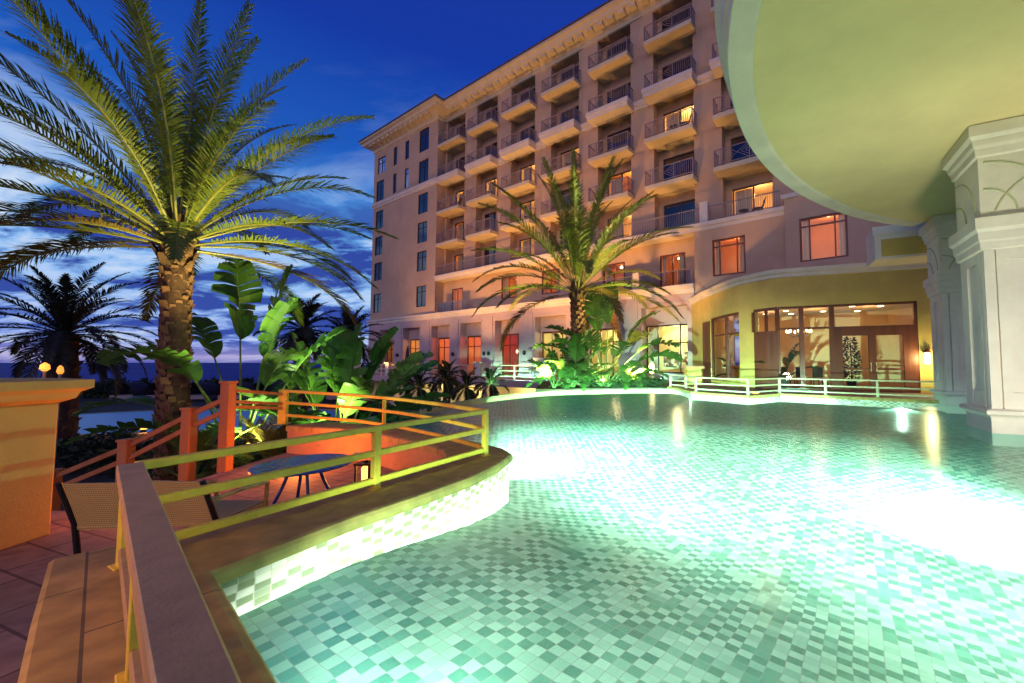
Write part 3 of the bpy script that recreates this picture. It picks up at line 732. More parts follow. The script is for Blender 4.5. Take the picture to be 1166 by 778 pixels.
# far coping and far deck
far = EDGE_INF[-2:] + EDGE_FAR[:-2]
fo = offset(far, 0.02); fi_ = offset(far, -0.0)
deckpoly = far + [(15.5,12.5),(17.5,17.5)] + [HP(36,-1.3), HP(26.4,-1.12), HP(18.4,-1.12), HP(18.4,-5.7), (0.4,18.95),(1.64,19.15),(3.2,19.5)]
mb = MB(); mb.prism([HP(18.4,-1.1),HP(18.4,-6.2),(-2.0,18.1),(-1.3,18.05),(0.0,18.72),(1.6,19.18),(3.25,19.52),(4.3,19.25),(5.2,19.3),HP(26.2,-1.1)], -2.7, 0.05); struct(mb.build('planting_bed', M['planter']))
mb = fan_poly([(4.5,19.35),(4.78,17.9),(4.7,16.05),(5.92,14.3),(7.45,15.32),(10.95,12.6),(14.5,9.95),(19,14),(17,17.9),(7.0,24.6),(5.3,22.0)], 0.085)
struct(mb.build('far_deck', M['deck']))
pa = [(4.25,19.25),(4.55,17.9),(4.45,15.95),(5.88,13.98),(7.5,15.0),(10.95,12.25),(14.5,9.6)]
mb = MB()
ia, ib = offset(pa, 0.03), offset(pa, -0.40)
ia, ib = offset(pa, -0.05), offset(pa, 0.38)
for k in range(len(pa)-1):
    q = [ia[k], ia[k+1], ib[k+1], ib[k]]
    i = mb.add([(x,y,0.0) for x,y in q] + [(x,y,0.1) for x,y in q])
    for f in ((4,5,6,7),(0,1,5,4),(2,3,7,6)): mb.idx(*[i+j for j in f])
struct(mb.build('far_coping', M['coping']))
# underwater lamps
POOLC = (0.98,1.0,0.84)
lamps = [((4.35,3.55,-0.22),(0.05,1.0),'pool lamp by the nearest canopy column, glowing white',5500),
         ((4.52,16.1,-0.22),(-0.55,-0.83),'round pool lamp below the far deck corner',11000),
         ((10.2,12.75,-0.22),(-0.62,-0.78),'pool lamp below the far deck by the column',8500),
         ((-1.55,5.98,-0.2),(0.45,0.9),'pool lamp in the wall behind the deck point',2300)]
for k, (x, y) in enumerate(((-0.62,1.15),(0.30,0.40),(1.25,-0.40),(2.25,-1.24))):  # near-wall lamps out of view, added to light the pool floor evenly
    lamps.append(((x,y,-0.13),((-0.28,0.96),(-0.12,1.0),(0.08,1.0),(0.35,0.94))[k],('added pool lamp out of view in the near wall, nearest the railing corner','second added pool lamp from the corner, out of view in the near wall','third added pool lamp from the corner, out of view in the near wall','added pool lamp out of view at the right end of the near wall')[k],(1000,1550,1350,850)[k]))
LAMPS = lamps

# ================================================================== NEAR DECK
mb = fan_poly([(-1.66,4.95),(-1.85,5.35),(-2.4,5.9),(-3.3,6.55),(-4.2,7.05),(-5.4,7.42),(-5.4,4.55),(-6.6,4.55),(-6.6,-3.0),(2.9,-3.0),(2.8,-2.62),(-1.95,1.45),(-3.1,2.35),(-2.88,2.62),(-2.7,2.6)], -0.40)
struct(mb.build('near_deck', M['deck']))
mb = MB(); mb.prism([(-5.4,7.4),(-5.4,4.55),(-6.6,4.55),(-6.6,-3.0),(2.6,-3.0),(-2.1,1.5),(-2.8,2.6),(-2.2,3.8),(-1.9,5.2)], -2.7, -0.404, top=False); struct(mb.build('deck_retaining_base', M['orange']))
# rails
def rail_run(root, path, zs, mats, w=0.045, h=0.055, topw=None, toph=None):
    for k, z in enumerate(zs):
        mb = MB()
        ww, hh = (topw or w, toph or h) if k == 0 else (w, h)
        P = [Vector((p[0], p[1], z + (p[2] if len(p) > 2 else 0))) for p in path]
        n = len(P); rings = []
        for i, p in enumerate(P):
            t = (P[min(i+1,n-1)] - P[max(i-1,0)]); t.z = 0; t.normalize(); x = Vector((t.y, -t.x, 0))
            rings.append(mb.add([p - x*ww/2 - Vector((0,0,hh/2)), p + x*ww/2 - Vector((0,0,hh/2)), p + x*ww/2 + Vector((0,0,hh/2)), p - x*ww/2 + Vector((0,0,hh/2))]))
        for i in range(n-1):
            for j in range(4):
                m = (j+1) % 4; mb.idx(rings[i]+j, rings[i]+m, rings[i+1]+m, rings[i+1]+j)
        mb.idx(*[rings[0]+j for j in (3,2,1,0)]); mb.idx(*[rings[-1]+j for j in range(4)])
        mb.build(['top_rail','middle_rail','bottom_rail'][k], mats, root, bevel=0.006, seg=1)
def posts(root, pts, z0, z1, s, m, ang=0, name='post', cap=False):
    for p in pts:
        mb = MB(); T = Matrix.Translation((p[0],p[1],0)) @ Matrix.Rotation(ang,4,'Z')
        mb.box(-s/2,s/2,-s/2,s/2,z0,z1,T); mb.box(-s*0.9,s*0.9,-s*0.9,s*0.9,z0,z0+0.009,T); mb.build(name, m, root, bevel=0.006, seg=1)
r_a = thing('pool_railing', 'weathered wide topped railing in the foreground on the limestone cap', 'railing', (-1.6,1.5,0.1))
A0, A1 = (2.9,-2.24), (-2.56,2.31)
ta = math.atan2(A1[1]-A0[1], A1[0]-A0[0])
rail_run(r_a, [A0, A1], (0.65, 0.42, 0.18), M['railtop'], 0.05, 0.06, 0.105, 0.055)
posts(r_a, [(1.6,-1.157),(-0.62,0.693),(-1.63,1.535)], 0.1, 0.625, 0.06, M['rail'], ta)
r_b = thing('pool_railing', 'bright yellow three-bar railing along the deck coping beside the water', 'railing', (-1.9,3.6,0.1))
B0, B1 = (-2.60,2.30), (-1.17,5.0)
rail_run(r_b, [(-2.585,2.36), (-1.185,4.96)], (0.648, 0.425, 0.18), M['rail'], 0.05, 0.055, 0.06, 0.05)
tb = math.atan2(B1[1]-B0[1], B1[0]-B0[0])
posts(r_b, [(-1.86,3.70),(-1.17,5.0)], 0.1, 0.672, 0.062, M['rail'], tb)
posts(r_b, [(-2.585,2.335)], 0.1, 0.62, 0.062, M['rail'], tb)
r_c = thing('pool_railing', 'orange lit railing on the low wall at the back of the deck', 'railing', (-3.2,6.7,0.1))
rail_run(r_c, [(-1.21,5.04,0),(-2.05,5.86,0.0),(-2.95,6.6,0.0),(-3.95,7.15,0.02),(-5.52,7.55,0.07)], (0.648, 0.43, 0.20), M['rail'], 0.045, 0.05)
posts(r_c, [(-3.30,6.80)], 0.1, 0.62, 0.055, M['rail'], 0.6)
posts(r_c, [(-5.58,7.58)], 0.1, 0.74, 0.13, M['rail'], 0.3)
# far pool railing
r_d = thing('pool_railing', 'pale two-bar railing along the far deck edge in front of the pavilion', 'railing', (6,14.5,0.1))
fp = offset(pa, 0.2)
fpath = [(4.35,19.2)] + [tuple(p) for p in fp[1:6]] + [(11.3,12.35)]
rail_run(r_d, fpath, (0.65, 0.42, 0.2), M['rail_pale'], 0.05, 0.05)
pp = []
for (x0,y0),(x1,y1) in zip(fpath, fpath[1:]):
    L = math.hypot(x1-x0,y1-y0); n = max(1, round(L/1.7))
    pp += [(x0+(x1-x0)*k/n, y0+(y1-y0)*k/n) for k in range(n)]
posts(r_d, pp[::1], 0.1, 0.63, 0.07, M['rail_pale'], 0.5)
# gate pillar
gp = thing('gate_pillar', 'massive ochre stucco pillar with moulded cap at the left edge', 'pillar', (-5.6,3.3,-0.4))
mb = MB(); mb.box(-6.3,-5.08,2.3,3.93,-0.4,0.86); mb.build('shaft', M['pillar'], gp, bevel=0.015)
mb = MB()
sq = lambda o, z: [(-6.3-o,2.3-o,z),(-5.08+o,2.3-o,z),(-5.08+o,3.93+o,z),(-6.3-o,3.93+o,z)]
pr = [(0.0,0.86),(0.07,0.90),(0.09,0.96),(0.15,1.0),(0.15,1.08),(0.0,1.10)]
rings = [mb.add(sq(o,z)) for o,z in pr]
for a, b in zip(rings, rings[1:]):
    for j in range(4): mb.idx(a+j, a+(j+1)%4, b+(j+1)%4, b+j)
mb.idx(*[rings[-1]+j for j in range(4)]); mb.build('cap', M['pillar'], gp)
# stair
st = thing('garden_stair', 'garden stair dropping left from the deck with orange timber posts', 'stair', (-6.2,5.6,-0.4))
mb = MB()
for k in range(11): mb.box(-5.42-(k+1)*0.32, -5.42-k*0.32, 4.6, 6.0, -2.75, -0.40-(k+1)*0.17)
mb.build('steps', M['deck'], st)
SP = [(-5.42,6.2,0.93),(-5.95,6.15,0.53),(-6.83,6.1,0.06),(-7.85,6.05,-0.38)]
for x, y, z in SP:
    mb = MB(); mb.box(x-0.07,x+0.07,y-0.07,y+0.07,z-1.35,z); mb.box(x-0.085,x+0.085,y-0.085,y+0.085,z-0.001,z+0.04); mb.build('post', M['post'], st, bevel=0.01)
for dz, nm in ((-0.08,'hand_rail'),(-0.27,'lower_rail')):
    mb = MB(); P = [Vector((x,y,z+dz)) for x,y,z in SP] + [Vector((-9.0,6.0,-1.0+dz))]
    P[0].z -= 0.14
    for a, b in zip(P, P[1:]): mb.bar(a, b, 0.05, 0.065)
    mb.build(nm, M['post'], st)
mb = MB()
for dz in (-0.1,-0.28,-0.36): mb.bar((-5.42,6.2,0.93+dz),(-5.58,7.58,0.75+dz),0.045,0.05)
mb.build('link_rails', M['post'], st)
# chairs
def chair(loc, rot, label):
    t = thing('wicker_chair', label, 'chair', loc, rot, 'wicker chairs on the deck'); K = t.name; del ROOTM[K]
    mb = MB(); mb.box(-0.24,0.24,-0.25,0.24,0.32,0.38); mb.build('seat', M['wicker'], t, bevel=0.02)
    mb = MB()
    for k in range(6):
        z0, z1 = 0.36 + k*0.06, 0.36 + (k+1)*0.06
        y0, y1 = -0.25 - 0.02*k, -0.25 - 0.02*(k+1)
        mb.face([(-0.21,y0,z0),(0.21,y0,z0),(0.21,y1,z1),(-0.21,y1,z1)]); mb.face([(-0.21,y0+0.02,z0),(-0.21,y1+0.02,z1),(0.21,y1+0.02,z1),(0.21,y0+0.02,z0)])
    mb.face([(-0.21,-0.37,0.72),(0.21,-0.37,0.72),(0.21,-0.35,0.72),(-0.21,-0.35,0.72)])
    mb.build('backrest', M['wicker'], t)
    for sx in (-1,1):
        mb = MB(); mb.tube([(sx*0.235,-0.2,0),(sx*0.235,-0.25,0.38),(sx*0.235,-0.375,0.73)], 0.02, 8); mb.build('back_post', M['black'], t)
        mb = MB(); mb.tube([(sx*0.235,0.22,0),(sx*0.235,0.22,0.34)], 0.018, 8); mb.build('leg', M['black'], t)
        mb = MB(); mb.tube([(sx*0.235,-0.31,0.56),(sx*0.26,0.0,0.57),(sx*0.26,0.2,0.55),(sx*0.235,0.22,0.34)], 0.018, 8); mb.build('armrest', M['wicker'], t)
    return t
chair((-3.78,3.5,-0.4), R(4), 'wicker chair with black frame seen from behind at the railing corner')
chair((-3.14,3.55,-0.4), R(-4), 'wicker chair behind the yellow railing, next to the blue table')
# table
t = thing('deck_table', 'round blue metal table on the deck below the terracotta wall', 'table', (-3.02,4.45,-0.4)); del ROOTM[t.name]
mb = MB(); mb.lathe([(0.0,0.52),(0.46,0.52),(0.48,0.53),(0.48,0.545),(0.46,0.55),(0.0,0.55)], (0,0,0), 32); mb.build('tabletop', M['tabletop'], t)
for k in range(4):
    a = PI/4 + k*PI/2; mb = MB(); mb.tube([(0.12*math.cos(a),0.12*math.sin(a),0.52),(0.2*math.cos(a),0.2*math.sin(a),0.3),(0.34*math.cos(a),0.34*math.sin(a),0)], 0.016, 8); mb.build('leg', M['tabletop'], t)
# candle lantern on deck
t = thing('candle_lantern', 'small black framed lantern glowing amber beside the railing post', 'lantern', (-2.95,5.6,-0.4)); del ROOTM[t.name]
mb = MB()
for x in (-0.09,0.09):
    for y in (-0.09,0.09): mb.box(x-0.012,x+0.012,y-0.012,y+0.012,0,0.26)
mb.box(-0.11,0.11,-0.11,0.11,0,0.02); mb.box(-0.11,0.11,-0.11,0.11,0.25,0.275); mb.lathe([(0.03,0.275),(0.03,0.3)],(0,0,0),8); mb.build('frame', M['black'], t)
mb = MB(); mb.lathe([(0.05,0.02),(0.055,0.2),(0.04,0.22)],(0,0,0),12); mb.build('candle', M['lampglass_a'], t)
# step lights
for x, y, z, lab, m in ((-5.36,4.75,-0.30,'small red step light glowing at the foot of the ochre pillar','redstep'),(-4.55,6.70,-0.28,'orange step light low on the terracotta deck wall','amberstep')):
    t = thing('step_light', lab, 'lamp', (x,y,-0.4)); del ROOTM[t.name]
    mb = MB(); mb.box(-0.04,0.04,-0.04,0.04,0,0.12); mb.build('housing', M['black'], t)
    mb = MB(); mb.box(-0.043,0.043,-0.043,0.043,0.06,0.1); mb.build('lens', M[m], t)
for k, (x, y, lab) in enumerate(((4.85,17.0,'small amber marker light on the far coping left of the rail corner'),(6.35,14.55,'small amber marker light at the point of the far coping'))):
    t = thing('marker_light', lab, 'lamp', (x,y,0.1), 0, 'amber marker lights on the far coping'); del ROOTM[t.name]
    mb = MB(); mb.box(-0.12,0.12,-0.06,0.06,0,0.05); mb.build('housing', M['black'], t)
    mb = MB(); mb.box(-0.11,0.11,-0.065,0.065,0.05,0.11); mb.build('lens', M['amberstep'], t)

# ================================================================== PAVILION (round ended dining room in front of the hotel)
pav = thing('dining_pavilion', 'yellow round-ended pavilion with mahogany doors and tall lit windows', 'pavilion', (10.5,18,0.09))
PR = Vector((13.3,15.1)); pf = Vector((-0.936,0.351)); pin = Vector((0.351,0.936))
def PL(s, y=0.0): q = PR + pf*s + pin*y; return (q.x, q.y)
CUR = [PL(5.3), (7.8,17.85), (7.45,18.6), (7.22,19.6), (7.12,20.5), (7.05,21.5), (6.98,22.6), (6.95,24.7)]
full = [PL(-3.0), PL(0.4), PL(5.3)] + CUR[1:]
def wallpiece(mb, path, z0, z1, th=0.3):
    o = offset(path, -th) if False else None
    P = path; Q = offset(path, -th)
    for k in range(len(P)-1):
        a, b, c, d = P[k], P[k+1], Q[k+1], Q[k]
        mb.prism([a,b,c,d], z0, z1)
wp = MB()
cornerpath = [PL(5.22), (8.12,17.28), (7.92,17.6), (7.8,17.85)]
upper = [PL(-3.0), PL(0.4), PL(4.3), PL(5.22), (8.12,17.28), (7.92,17.6), (7.8,17.85), (7.6,18.25), (7.45,18.6), (7.30,19.2), (7.2,19.8), (7.12,20.5), (7.05,21.5), (6.98,22.6), (6.95,24.7)]
wallpiece(wp, upper, 3.62, 5.0)
wallpiece(wp, [PL(-3.0), PL(0.38)], 0.09, 3.62)
wallpiece(wp, [(7.8,17.85), (7.6,18.25), (7.45,18.6)], 0.09, 3.62)
wallpiece(wp, [(7.05,21.5), (6.98,22.6), (6.95,24.7)], 0.09, 3.62)
wallpiece(wp, [(7.45,18.6), (7.30,19.2), (7.2,19.8), (7.12,20.5), (7.05,21.5)], 0.09, 0.42)
wp.build('wall', M['pav'], pav, smooth=False)
mb = MB(); rev = [(x,y) for x,y in upper]
P = [Vector(p) for p in smoothpath(upper, 2)]
prof = [(0.0,4.85),(0.06,4.88),(0.08,5.0),(0.16,5.06),(0.2,5.2),(0.0,5.24)]
rings = []
for k, p in enumerate(P):
    tt = (P[min(k+1,len(P)-1)] - P[max(k-1,0)]).normalized(); nn = Vector((-tt.y, tt.x))
    rings.append(mb.add([(p.x + nn.x*o, p.y + nn.y*o, z) for o, z in prof]))
for a, b in zip(rings, rings[1:]):
    for j in range(len(prof)-1): mb.idx(a+j, b+j, b+j+1, a+j+1)
mb.build('cornice', M['trim'], pav)
mb = fan_poly(upper + [HP(26.5,-1.3), HP(34,-1.3)], 5.1); mb.build('roof', M['roof'], pav)
# interior
insid = offset(upper, -0.32)
poly = insid + [HP(26.6,-1.35), HP(35.8,-1.6)]
fan_poly(poly, 3.72).build('interior_ceiling', M['ceil'], pav)
fan_poly(poly, 0.1).build('interior_floor', mat('dark carpet', (0.16,0.07,0.04), 0.9, 6, 0.3), pav)
mb = MB(); a, b, c = HP(26.6,-1.32), HP(35.8,-1.55), PL(-3.0,0.1)
for p, q in ((a,b),(b,c)): mb.face([(*p,0.1),(*q,0.1),(*q,3.72),(*p,3.72)])
mb.build('interior_wall', M['room'], pav)
def pbox(mb, s0, s1, y0, y1, z0, z1):
    mb.prism([PL(s0,y0), PL(s0,y1), PL(s1,y1), PL(s1,y0)], z0, z1)
def glazing(name, s0, s1, z0, z1, vs, hs, o=0.09, kick=0, mid=None):
    mb = MB()
    pbox(mb, s0, s0+o, 0.02, 0.14, z0, z1); pbox(mb, s1-o, s1, 0.02, 0.14, z0, z1)
    pbox(mb, s0+o, s1-o, 0.02, 0.14, z1-o, z1); pbox(mb, s0+o, s1-o, 0.02, 0.14, z0, z0+max(o,kick))
    for v in vs: pbox(mb, v-0.04, v+0.04, 0.03, 0.13, z0+o, z1-o)
    for h in hs: pbox(mb, s0+o, s1-o, 0.035, 0.125, h-0.04, h+0.04)
    f = mb.build(name, M['wood'], pav)
    mb = MB(); mb.face([(*PL(s0+o,0.08),z0+o),(*PL(s1-o,0.08),z0+o),(*PL(s1-o,0.08),z1-o),(*PL(s0+o,0.08),z1-o)]); mb.build('pane', M['glass'], f)
    return f
glazing('window', 3.22, 4.32, 0.1, 3.62, (), (2.68,)); glazing('window', 4.32, 5.22, 0.1, 3.62, (), (2.68,))
glazing('transom_window', 0.4, 3.22, 2.62, 3.62, (), ())
mb = MB(); pbox(mb, 0.4, 0.72, 0.02, 0.14, 0.1, 2.62); pbox(mb, 2.98, 3.22, 0.02, 0.14, 0.1, 2.62); pbox(mb, 0.72, 2.98, 0.02, 0.14, 2.45, 2.62); mb.build('door_frame', M['wood'], pav)
for s0, s1, hx in ((0.72,1.85,1.76),(1.85,2.98,1.94)):
    d = glazing('door', s0, s1, 0.11, 2.45, (), (1.0,), 0.12)
    q = PL(hx,-0.02); mb = MB(); mb.tube([(*PL(hx,0.02),0.9),(*PL(hx,-0.05),0.95),(*PL(hx,-0.05),1.2),(*PL(hx,0.02),1.25)], 0.018, 8); mb.build('handle', M['rail_pale'], d)
# angled mahogany bay with narrow lights
mb = MB(); wallpiece(mb, cornerpath, 0.1, 2.6, 0.12); wallpiece(mb, cornerpath, 3.5, 3.62, 0.12)
for k in (0,1,3):
    x, y = cornerpath[k]; mb.box(x-0.05,x+0.05,y-0.02,y+0.1,2.6,3.5)
f = mb.build('bay_panel', M['wood'], pav)
mb = MB()
for a, b in zip(cornerpath, cornerpath[1:]): mb.face([(a[0]+.05,a[1]+.03,2.6),(b[0]+.05,b[1]+.03,2.6),(b[0]+.05,b[1]+.03,3.5),(a[0]+.05,a[1]+.03,3.5)])
mb.build('pane', M['glass'], f)
# curved side window
cw = [(7.45,18.6), (7.30,19.2), (7.2,19.8), (7.12,20.5), (7.05,21.5)]
mb = MB()
for z0, z1 in ((0.42,0.52),(2.62,2.70),(3.52,3.62)): wallpiece(mb, [(x+0.06,y) for x,y in cw], z0, z1, 0.1)
for k in (0,2,4): mb.box(cw[k][0]+0.05, cw[k][0]+0.18, cw[k][1]-0.07, cw[k][1]+0.07, 0.42, 3.62)
f = mb.build('window', M['wood'], pav)
mb = MB()
for a, b in zip(cw, cw[1:]): mb.face([(a[0]+.12,a[1],0.5),(b[0]+.12,b[1],0.5),(b[0]+.12,b[1],3.55),(a[0]+.12,a[1],3.55)])
mb.build('pane', M['glass'], f)
mb = MB(); wallpiece(mb, [(7.04,21.5),(6.97,22.6)], 0.1, 3.5, 0.06); mb.build('jamb_panel', M['wood'], pav)
for s, y in ((0.9,1.0),(0.95,2.0),(2.1,1.6),(2.9,3.2),(3.6,1.2),(4.6,2.4),(4.2,3.8),(5.4,3.4),(5.9,2.2),(1.4,3.6)):
    q = PL(s,y); mb = MB(); mb.lathe([(0.11,0),(0.11,0.02)], (q[0],q[1],3.69), 12); mb.build('downlight', M['down'], pav)
for s, y, pw in ((1.4,2.0,24),(3.4,2.2,24),(5.4,2.6,22),(6.6,4.6,22)): plight('dining room light', (*PL(s,y),3.3), pw, (1,0.50,0.20), 0.2)
# chandelier
q = PL(4.15,1.9); t = thing('chandelier', 'brass chandelier with candle bulbs seen through the pavilion glass', 'chandelier', (q[0],q[1],2.6)); del ROOTM[t.name]
mb = MB(); mb.tube([(0,0,1.1),(0,0,-0.1)],0.015,6); mb.lathe([(0.02,-0.2),(0.07,-0.1),(0.03,0.05),(0.05,0.2)],(0,0,0),10)
BL = []
for k in range(9):
    a = 2*PI*k/9; r = 0.5
    mb.tube([(0,0,-0.05),(r*0.5*math.cos(a),r*0.5*math.sin(a),-0.18),(r*math.cos(a),r*math.sin(a),0.02)],0.012,5); BL.append((r*math.cos(a),r*math.sin(a)))
mb.build('frame', M['iron'], t)
for x, y in BL:
    mb = MB(); mb.lathe([(0.02,0.02),(0.045,0.07),(0.03,0.14),(0.01,0.17)],(x,y,0),8); mb.build('bulb', M['bulb'], t)
# picture, sideboard
bd = (Vector(HP(35,-1.5)) - Vector(HP(27,-1.5))).normalized(); bn = Vector((bd.y, -bd.x))
if bn.y > 0: bn = -bn
def backbox(mb, u, w, y0, y1, z0, z1):
    c = Vector(HP(u,-1.36)); mb.prism([tuple(c + bd*(-w/2) + bn*y0), tuple(c + bd*(w/2) + bn*y0), tuple(c + bd*(w/2) + bn*y1), tuple(c + bd*(-w/2) + bn*y1)], z0, z1)
UP = 30.7
p = HW(UP,-1.4,1.6); t = thing('framed_picture', 'dark framed painting on the dining room wall behind the glass', 'picture', p)
mb = MB(); backbox(mb, UP, 1.5, 0.01, 0.06, 0.95, 2.25); mb.build('frame', M['wood'], t)
mb = MB(); backbox(mb, UP, 1.25, 0.06, 0.07, 1.07, 2.13); mb.build('canvas', M['picture'], t)
p = HW(UP+0.1,-1.8,0.1); t = thing('sideboard', 'red wooden sideboard below the framed painting', 'sideboard', p)
mb = MB(); backbox(mb, UP+0.1, 1.3, 0.1, 0.5, 0.25, 0.9); mb.build('body', M['wood'], t)
mb = MB(); backbox(mb, UP+0.1, 1.4, 0.05, 0.55, 0.9, 0.94); mb.build('top', M['wood'], t)
for du in (-0.55,0.75):
    mb = MB(); backbox(mb, UP+du, 0.07, 0.12, 0.5, 0.1, 0.25); mb.build('leg', M['wood'], t)
# dining chairs seen low behind the glass
for k, s in enumerate((3.5,4.1,4.7)):
    q = PL(s,1.0+0.2*k); t = thing('dining_chair', 'dark dining chair low behind the pavilion window', 'chair', (q[0],q[1],0.1), 0.3*k, 'dining chairs inside the pavilion'); del ROOTM[t.name]
    mb = MB(); mb.box(-0.22,0.22,-0.22,0.22,0.42,0.48); mb.build('seat', M['wood'], t)
    mb = MB(); mb.box(-0.22,0.22,0.18,0.22,0.5,0.95); mb.build('backrest', M['black'], t)
    for x in (-0.19,0.19):
        for y in (-0.19,0.19):
            mb = MB(); mb.box(x-0.02,x+0.02,y-0.02,y+0.02,0,0.42); mb.build('leg', M['wood'], t)
# wall sconce
q = PL(0.2,-0.16); t = thing('wall_sconce', 'bright wall sconce on the yellow wall right of the doors', 'lamp', (q[0],q[1],1.45)); del ROOTM[t.name]
mb = MB(); mb.lathe([(0.02,0.42),(0.05,0.3),(0.13,0.2),(0.13,0.17)],(0,0,0),12); mb.box(-0.04,0.04,0.0,0.16,0.2,0.28); mb.build('hood', M['wood'], t)
mb = MB(); mb.lathe([(0.06,-0.25),(0.09,-0.2),(0.09,0.12),(0.06,0.17)],(0,0,0),12); mb.build('glass', M['lampglass_w'], t)
plight('sconce light', (q[0]-0.1,q[1]-0.25,1.4), 80, (1,0.82,0.32), 0.12)
# low pedestal and glowing lantern by the arcade window
t = thing('pedestal', 'low square pedestal with orange cap by the curved window', 'pedestal', (5.75,20.4,0.08))
mb = MB(); mb.box(5.4,6.1,20.05,20.75,0.08,0.95); mb.build('shaft', M['pav'], t, bevel=0.01)
mb = MB(); mb.box(5.28,6.22,19.93,20.87,0.95,1.08); mb.build('cap', M['orange'], t, bevel=0.02)
t = thing('post_lantern', 'glowing lantern on a slim post at the arcade window', 'lantern', (3.85,21.4,0.05)); del ROOTM[t.name]
mb = MB(); mb.tube([(0,0,0),(0,0,0.65)],0.03,8); mb.lathe([(0.14,0.62),(0.16,0.66)],(0,0,0),10); mb.build('post', M['rail_pale'], t)
mb = MB(); mb.lathe([(0.10,0.66),(0.13,0.72),(0.13,1.05),(0.08,1.15)],(0,0,0),12); mb.build('glass', emis('cream lamp glass',(1.0,0.8,0.4),9), t)
plight('lantern light', (3.85,21.15,1.0), 25, (1,0.75,0.35), 0.15)

# ================================================================== CANOPY with columns
cn = thing('entrance_canopy', 'huge pale green canopy with curved edge carried on panelled columns', 'canopy', (8,6,0))
EC = smoothpath([(1.35,-2.0),(1.45,1.0),(1.62,3.4),(1.92,4.95),(2.45,6.25),(3.33,7.68),(4.54,9.07),(5.99,10.30),(7.72,11.42),(9.37,12.15),(10.5,12.45)], 5)
right = [(12.5,12.0),(15.0,9.5),(15.0,-2.0)]
mb = fan_poly(offset(EC,-0.34)+right, 5.58); mb.build('soffit', M['soffit'], cn)
def band(mb, path, prof):
    P = [Vector(p) for p in path]; rings = []
    for k, p in enumerate(P):
        tt = (P[min(k+1,len(P)-1)] - P[max(k-1,0)]).normalized(); nn = Vector((-tt.y, tt.x))
        rings.append(mb.add([(p.x + nn.x*o, p.y + nn.y*o, z) for o, z in prof]))
    for a, b in zip(rings, rings[1:]):
        for j in range(len(prof)-1): mb.idx(a+j, b+j, b+j+1, a+j+1)
mb = MB(); band(mb, EC, [(-0.36,5.585),(-0.34,5.56),(-0.30,5.545),(-0.02,5.545),(0.0,5.57),(0.0,5.75),(0.05,5.78),(0.07,6.05),(0.14,6.12),(0.16,6.35),(-0.2,6.4)]); mb.build('fascia', M['column'], cn, smooth=False)
mb = fan_poly(EC+right, 6.38); mb.build('roof_deck', M['roof'], cn)
CA = R(-27)
def col_frame(x, y): return Matrix.Translation((x,y,0)) @ Matrix.Rotation(CA,4,'Z')
def rect_ring(mb, T, a0, a1, b0, b1, prof, cap=True):
    rings = [mb.add([T @ Vector(p) for p in ((a0-o,b0-o,z),(a1+o,b0-o,z),(a1+o,b1+o,z),(a0-o,b1+o,z))]) for o, z in prof]
    for a, b in zip(rings, rings[1:]):
        for j in range(4): mb.idx(a+j, a+(j+1)%4, b+(j+1)%4, b+j)
    mb.idx(*[rings[0]+j for j in (3,2,1,0)]); mb.idx(*[rings[-1]+j for j in range(4)])
def canopy_column(x, y, W=1.45, Dp=1.25):
    T = col_frame(x, y)
    a0,a1,b0,b1 = 0.10, W-0.10, 0.10, Dp-0.10
    mb = MB(); mb.box(a0+0.05,a1-0.05,b0+0.05,b1-0.05,0.4,3.35,T)
    # raised corner strips and panels, the front and left face each with a sunk panel
    for s0, s1 in ((a0,a0+0.13),(a0+0.165,a0+0.30),(a1-0.30,a1)):
        mb.box(s0,s1,b0-0.004,b0+0.052,0.4,3.35,T)
    mb.box(a0+0.30,a1-0.30,b0-0.002,b0+0.052,0.4,0.72,T); mb.box(a0+0.30,a1-0.30,b0-0.002,b0+0.052,3.1,3.35,T)
    for s0, s1 in ((b0+0.055,b0+0.16),(b0+0.20,b0+0.32),(b1-0.3,b1)):
        mb.box(a0-0.003,a0+0.052,s0,s1,0.4,3.35,T)
    mb.box(a0-0.001,a0+0.052,b0+0.32,b1-0.3,0.4,0.72,T); mb.box(a0-0.001,a0+0.052,b0+0.32,b1-0.3,3.1,3.35,T)
    c = mb.build('column', M['column'], cn)
    mb = MB(); rect_ring(mb, T, 0.06, W-0.06, 0.06, Dp-0.06, [(-0.02,-0.8),(-0.02,0.26),(0.0,0.30),(0.06,0.34),(0.06,0.40),(0.0,0.43)]); mb.build('pedestal', M['column'], c)
    mb = MB(); rect_ring(mb, T, a0, a1, b0, b1, [(0.0,3.28),(0.05,3.30),(0.06,3.42),(0.08,3.46),(0.09,3.6),(0.13,3.66),(0.13,3.86),(0.03,3.9)]); mb.build('lower_moulding', M['column'], c)
    mb = MB(); rect_ring(mb, T, a0, a1, b0, b1, [(0.02,3.86),(0.02,5.0)])
    fz = mb.build('frieze', M['column'], c)
    mb = MB()
    def arc(face, cx, cz, r, t0, t1):
        pts = []
        for k in range(11):
            t = R(t0 + (t1-t0)*k/10); s, z = cx + r*math.cos(t), cz + r*math.sin(t)
            pts.append(T @ (Vector((s, b0-0.025, z)) if face == 'f' else Vector((a0-0.025, s, z))))
        mb.tube(pts, 0.018, 5)
    arc('f', a0+0.02, 3.95, 0.95, 2, 88); arc('f', a0+0.02, 3.95, 0.45, 2, 88); arc('f', a1-0.02, 3.6, 1.12, 92, 160); arc('f', a1-0.02, 3.95, 0.45, 92, 178)
    arc('l', b1-0.02, 3.95, 0.9, 92, 178); arc('l', b1-0.02, 3.95, 0.45, 92, 178)
    mb.build('relief_arcs', M['relief'], fz)
    mb = MB(); rect_ring(mb, T, a0, a1, b0, b1, [(0.0,4.98),(0.06,5.02),(0.07,5.14),(0.10,5.2),(0.11,5.3),(0.17,5.36),(0.17,5.56)]); mb.build('upper_moulding', M['column'], c)
    return c
